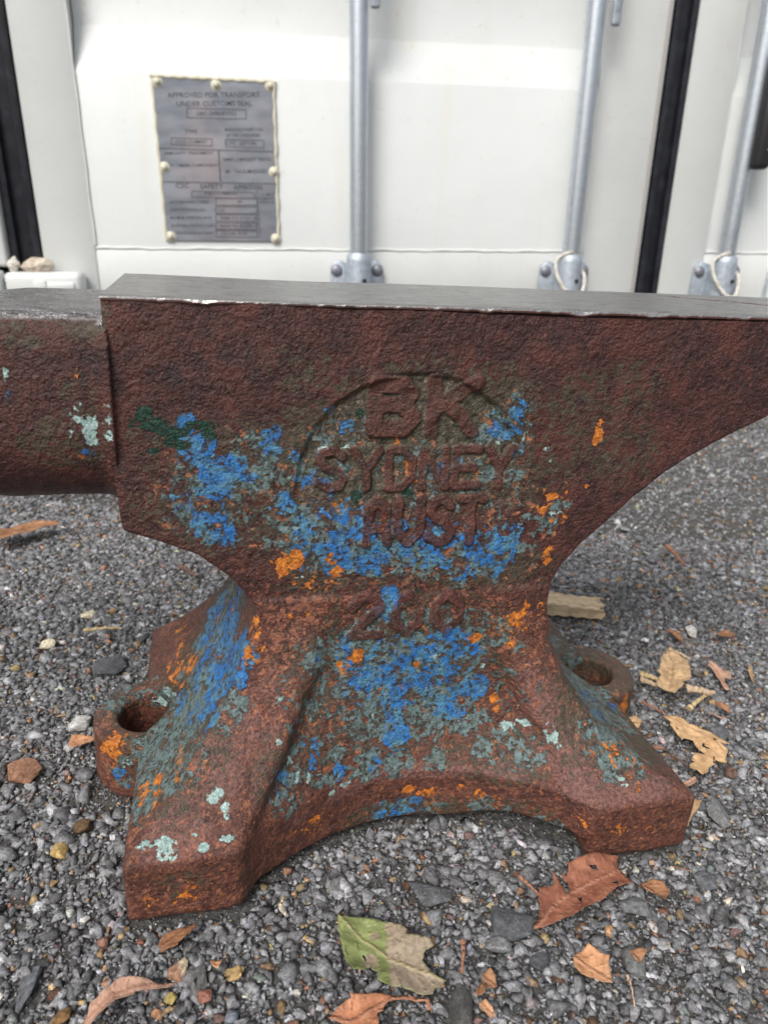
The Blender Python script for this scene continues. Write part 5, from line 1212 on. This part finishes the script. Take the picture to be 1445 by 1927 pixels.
make_leaf('green', 'green', 'large leaf half green and half grey-brown, lying in front of the anvil', curl=.003, dead=green_dead, group='')
make_leaf('russet', 'russet', 'spotted orange-red leaf with curved stalk just below the half green leaf', curl=.004)
make_leaf('redbrown', 'red', 'torn red-brown leaf with small holes in front of the right front foot of the anvil', curl=.004)
make_leaf('orange', 'orange', 'small light orange leaf fragment right of the half green leaf and below the red-brown leaf', curl=.003)
make_leaf('underfoot', 'brown', 'narrow golden brown leaf tucked under the left front foot of the anvil', curl=.004)
make_leaf('curled', 'pink', 'long curled pinkish-brown leaf at the lower left, below the left front foot', curl=.007, fold=.003)
make_leaf('tan', 'tan', 'broad tan leaf with dark midrib lying right of the right mounting lug', curl=.004, lift=.003)
make_leaf('lace', 'lace', 'long ragged decayed tan leaf full of holes, right of the right front foot', curl=.003, lift=.001)
make_leaf('strip', 'lace', 'small tan leaf piece touching the outer side of the right front foot', curl=.003)
make_leaf('pale', 'pink', 'pale pinkish bark strip sticking out between the right front foot and the ragged tan leaf', 'bark strip', 'bark and straw scraps', curl=.002, name='bark_strip')
make_leaf('torn', 'pink', 'narrow torn pinkish leaf further right than the broad tan leaf', curl=.003)
make_leaf('brownfar', 'brown', 'long brown leaf on the gravel beneath the horn, at the left edge', curl=.006)
make_leaf('byLug', 'orange', 'small tan-orange leaf poking out left of the left mounting lug', curl=.003)
make_leaf('behind', 'tan', 'small tan leaf piece behind the right flank of the base, below the right mounting lug', curl=.002)
make_leaf('scrapA', 'brown', 'tiny pointed brown leaf scrap standing right of the half green leaf tip', curl=.003)
make_leaf('scrapB', 'brown', 'tiny flat reddish-brown scrap beside the pointed brown scrap', curl=.002)
make_leaf('scrapC', 'orange', 'small oblong orange scrap below the tiny brown scraps', curl=.002)
make_leaf('scrapD', 'brown', 'flat dark brown leaf scrap right of the torn red-brown leaf', curl=.002)
make_leaf('scrapE', 'brown', 'little brown scrap right of the light orange leaf fragment', curl=.002)
make_leaf('triangle', 'orange', 'tiny triangular pale orange chip below the left front foot', curl=.001)
make_leaf('yellowbit', 'tan', 'small yellow-tan oval scrap right of the curled pinkish-brown leaf', curl=.002)
make_leaf('orangebit', 'brown', 'short rusty orange leaf piece far right on the gravel behind the broad tan leaf', curl=.003)
make_leaf('brownbit', 'brown', 'slim dull brown leaf piece behind the broad tan leaf', curl=.003)
make_leaf('curlbit', 'brown', 'thin curved brown leaf right of the yellow straw', curl=.003)
make_leaf('pinkbit', 'pink', 'slim pale pink scrap above the ragged decayed tan leaf', curl=.002)
make_leaf('sliver', 'tan', 'upright slim tan sliver at the right edge beside the torn pinkish leaf', curl=.002)
make_leaf('tanbit', 'orange', 'thin tan splinter right of the right front foot, near the torn red-brown leaf', curl=.002)

def twig_material(name, a, b):
    k = NT(name); n = k.noise(1.0, 5, .7, vec=k.map((300, 300, 300))); 
    return k.out(k.mix(k.step(n, .36, .64), a, b), .75, None, k.bump(n, .0008, 1.0))
M_TW = {'red': twig_material('reddish_twig', (.20, .085, .05), (.36, .17, .10)), 'tan': twig_material('straw_twig', (.40, .29, .14), (.58, .45, .25)),
        'pale': twig_material('pale_stalk', (.36, .25, .16), (.52, .39, .26)), 'dark': twig_material('dark_twig', (.07, .04, .03), (.17, .10, .07))}
def make_twig(key, mat, label, name='twig'):
    line, r, h = TWIG[key]
    L = [Vector((x, y, h + .0008 * math.sin(i * 2.1))) for i, (x, y) in enumerate(line)]
    c = sum(L, Vector()) / len(L); c.z = 0; dense = []
    for j in range(len(L) - 1):
        for t in np.linspace(0, 1, 9, endpoint=False): dense.append(L[j].lerp(L[j + 1], t) - c)
    dense.append(L[-1] - c)
    for _ in range(3): dense = [dense[0]] + [(dense[k_ - 1] + dense[k_] * 2 + dense[k_ + 1]) / 4 for k_ in range(1, len(dense) - 1)] + [dense[-1]]
    n = len(dense); m = MB()
    m.tube([p + Vector((0, 0, .0004 * math.sin(i * 1.3))) for i, p in enumerate(dense)], [r * (.75 + .3 * abs(math.sin(i * .8 + n)) + (.35 if i in (0, 1) else 0)) * (1 - .35 * i / n) for i in range(n)], 9)
    o = m.build(name, M_TW[mat], None, True); o.location = c
    tag(o, label, name.replace('_', ' '), 'twigs and straws on the gravel')
make_twig('redstalk', 'red', 'short upright reddish stalk right of the half green leaf')
make_twig('straw', 'pale', 'thin curved grey straw below the light orange leaf fragment', 'straw')
make_twig('leafstalk', 'red', 'dark red leaf stalk pointing at the torn red-brown leaf from the left')
make_twig('yellowstraw', 'tan', 'short yellow straw below the broad tan leaf', 'straw')
make_twig('bentstick', 'pale', 'light brown stick touching the right side of the broad tan leaf', 'stick')
make_twig('palestalk', 'pale', 'pale stalk at the upper tip of the broad tan leaf')
make_twig('darktwig', 'dark', 'thin dark twig left of the ragged decayed tan leaf')
make_twig('redstem', 'red', 'fine reddish stem leading into the upper end of the ragged tan leaf')
make_twig('longstraw', 'tan', 'long thin straw on the gravel left of the rear left foot', 'straw')
make_twig('darkstick', 'dark', 'short dark stick on the gravel seen under the left overhang of the anvil', 'stick')
make_twig('splinterA', 'tan', 'upper of two tan splinters at the left side of the broad tan leaf', 'splinter')
make_twig('splinterB', 'pale', 'lower of two tan splinters at the left side of the broad tan leaf', 'splinter')
make_twig('curvedstem', 'red', 'curved brown stem far back on the gravel to the right of the waist')
make_twig('shortchip', 'red', 'short orange-brown chip beside the right flank of the base', 'splinter')
make_twig('footstraw', 'tan', 'tiny pale straw on the gravel right of the left front foot', 'straw')

# weathered offcut of wood
def wood():
    k = NT('weathered_wood'); g_ = k.noise(1.0, 5, .65, vec=k.map((25, 320, 320)), dist=.6); n = k.noise(60, 5, .6)
    c = k.mix(k.step(g_, .34, .66), (.44, .32, .18), (.68, .54, .35)); c = k.mix(k.math('MULTIPLY', k.step(n, .52, .7), .5), c, (.26, .18, .10))
    mat = k.out(c, .8, None, k.bump(g_, .0016, 1.0))
    bm = bmesh.new(); nx, L, W, H = 40, .064, .024, .0125
    rings = []
    for i in range(nx + 1):
        t = i / nx; x = -L / 2 + L * t; w = W / 2 * (1 - .10 * t + .03 * math.sin(9 * t)); h = H * (1 - .12 * t + .05 * math.sin(7 * t))
        sec = [(-w, 0.0), (-w * .96, h * .45), (-w, h * .92), (-w * .5, h), (0, h * .97), (w * .5, h * 1.02), (w * .96, h * .95), (w, h * .5), (w * .95, 0), (0, -.0005)]
        end = (t > .9) * 1.0
        rings.append([bm.verts.new((x + (.004 * math.sin(j * 2.4) if i == nx else 0) - (.003 * math.cos(j * 1.7) if i == 0 else 0), y, z + .0006 * math.sin(j * 5 + i * .9))) for j, (y, z) in enumerate(sec)])
    for i in range(nx):
        for j in range(10): bm.faces.new((rings[i][j], rings[i][(j + 1) % 10], rings[i + 1][(j + 1) % 10], rings[i + 1][j]))
    bm.faces.new(rings[0][::-1]); bm.faces.new(rings[-1]); bmesh.ops.recalc_face_normals(bm, faces=list(bm.faces))
    me = bpy.data.meshes.new('wood_offcut'); bm.to_mesh(me); bm.free()
    o = link('wood_offcut', me, mat, None, None, True); me.set_sharp_from_angle(angle=math.radians(35))
    o.location = (.170, .602, .0005); o.rotation_euler = (0, 0, math.radians(-4))
    tag(o, 'weathered pale wood offcut lying on the gravel behind the waist of the anvil', 'wood offcut')
wood()

# gumnut
root = empty('gumnut', None, (.2346, .3949, 0)); tag(root, 'small round dark brown gumnut beside the ragged decayed tan leaf', 'gumnut')
m = MB(); prof = [(0, .0012), (.0022, .0006), (.0036, .002), (.0039, .0042), (.0033, .0062), (.0026, .0068), (.0024, .0062), (.0010, .0056), (0, .0056)]
bm = bmesh.new(); rr = [[bm.verts.new((r * math.cos(t), r * math.sin(t), z)) for t in [2 * math.pi * i / 18 for i in range(18)]] for r, z in prof[1:-1]]
for i in range(len(rr) - 1):
    for j in range(18): bm.faces.new((rr[i][j], rr[i][(j + 1) % 18], rr[i + 1][(j + 1) % 18], rr[i + 1][j]))
bm.faces.new(rr[0][::-1]); bm.faces.new(rr[-1]); me = bpy.data.meshes.new('capsule'); bm.to_mesh(me); bm.free()
cp = link('capsule', me, M_TW['dark'], root, None, True); cp.rotation_euler = (.9, .2, .3)
m = MB(); m.tube([(0, 0, .0008), (.0006, 0, -.003)], .0006, 8); st_ = m.build('stem', M_TW['dark'], root, True); st_.location = (0, .003, .002)

# single stones one can pick out
ROCKS = {
 'big_grey': ((.105, .110, .118), 'biggest blue-grey stone, angular, left of the torn red-brown leaf'),
 'pale_front': ((.20, .205, .205), 'pale grey stone just below the biggest blue-grey stone'),
 'white_left': ((.52, .52, .50), 'white pebble on the gravel left of the left mounting lug'),
 'brick_left': ((.30, .155, .095), 'flat reddish-brown stone by the left edge, below the left mounting lug'),
 'cream_left': ((.62, .56, .40), 'cream white flat chip on the gravel at far left under the horn'),
 'cream_small': ((.58, .53, .38), 'small cream pebble left of the rear left foot, further back'),
 'yellow_left': ((.48, .33, .13), 'yellow pebble left of the left front foot'),
 'brown_left': ((.12, .072, .035), 'dark brown glossy pebble above the yellow pebble by the left front foot'),
 'dark_slab': ((.085, .085, .080), 'long dark grey slab right of the spotted orange-red leaf at the lower edge'),
 'grey_right': ((.185, .19, .19), 'squarish light grey stone right of the right front foot'),
 'grey_far': ((.105, .11, .118), 'large flat grey stone left of the left flank behind the mounting lug'),
 'twotone': ((.34, .19, .12), 'orange and cream two-toned stone below the left front foot'),
 'golden': ((.40, .27, .12), 'golden brown rounded stone between the curled leaf and the half green leaf'),
 'redbrown': ((.27, .12, .085), 'red-brown speckled stone left of the half green leaf, near the lower edge'),
 'brownround': ((.22, .125, .05), 'round honey brown stone at the lower left under the curled leaf'),
 'yellowround': ((.36, .28, .10), 'round olive yellow stone at the right end of the curled leaf'),
 'flat_slab': ((.12, .125, .13), 'wide flat grey stone behind the half green leaf'),
 'grey_block': ((.115, .12, .13), 'tall blue-grey block at the lower left edge'),
 'grey_mid': ((.15, .15, .145), 'mottled grey stone right of the two-toned orange stone'),
 'bluegrey': ((.125, .13, .14), 'blue-grey stone right of the flat dark brown scrap'),
 'slab_br': ((.16, .165, .165), 'light grey angular stone right of the light orange leaf fragment'),
 'dark_mid': ((.085, .088, .095), 'dark grey stone left of the light orange leaf fragment'),
 'longgrey': ((.15, .155, .16), 'elongated grey stone at the right tip of the torn red-brown leaf'),
 'whiteright': ((.60, .58, .53), 'white pebble on the gravel behind the broad tan leaf, the larger of two'),
 'whitetop': ((.62, .61, .58), 'small white angular pebble right of the right mounting lug'),
 'sidegrey': ((.13, .135, .14), 'broad grey stone between the broad tan leaf and the ragged tan leaf')}
for i, (key, (colr, lab)) in enumerate(ROCKS.items()):
    x, y, a_, b_ = ROCK[key]
    if key in ('grey_block', 'flat_slab', 'grey_far', 'dark_slab', 'bluegrey', 'dark_mid'): a_, b_ = a_ * .8, b_ * .78
    V_, F_ = rock_hull(12 + i % 4, 300 + i)
    me = mesh_np('stone', V_, F_); bm = bmesh.new(); bm.from_mesh(me)
    bmesh.ops.bevel(bm, geom=list(bm.edges), offset=.035, segments=1, affect='EDGES')
    bmesh.ops.triangulate(bm, faces=list(bm.faces)); bmesh.ops.subdivide_edges(bm, edges=list(bm.edges), cuts=2, use_grid_fill=True)
    bm.to_mesh(me); bm.free()
    co = np.array([v.co[:] for v in me.vertices]); hz = min(a_, b_) * (.40 if key in ('brick_left', 'flat_slab', 'grey_far', 'grey_block') else .55)
    co = co * np.array([a_, b_, hz])
    N_ = normals(me); co = co + N_ * (vnoise(co + i, .0022, 81) * .00022 + vnoise(co + i, .005, 82) * .0004)[:, None]
    me.vertices.foreach_set('co', co.astype(np.float32).ravel()); me.update()
    rot = random.uniform(-.5, .5) if abs(a_ - b_) < .003 else 0
    o = link('stone', me, M_STONE, None, None, False); o.location = (x, y, hz * .42 - .0015); o.rotation_euler = (random.uniform(-.15, .15), random.uniform(-.15, .15), rot)
    cc = np.tile(np.array(colr), (len(co), 1))
    if key == 'twotone': cc[co[:, 1] + co[:, 0] > .001] = (.52, .42, .28)
    cattr(me, 'stone', cc)
    tag(o, lab, 'stone', 'single stones among the gravel')
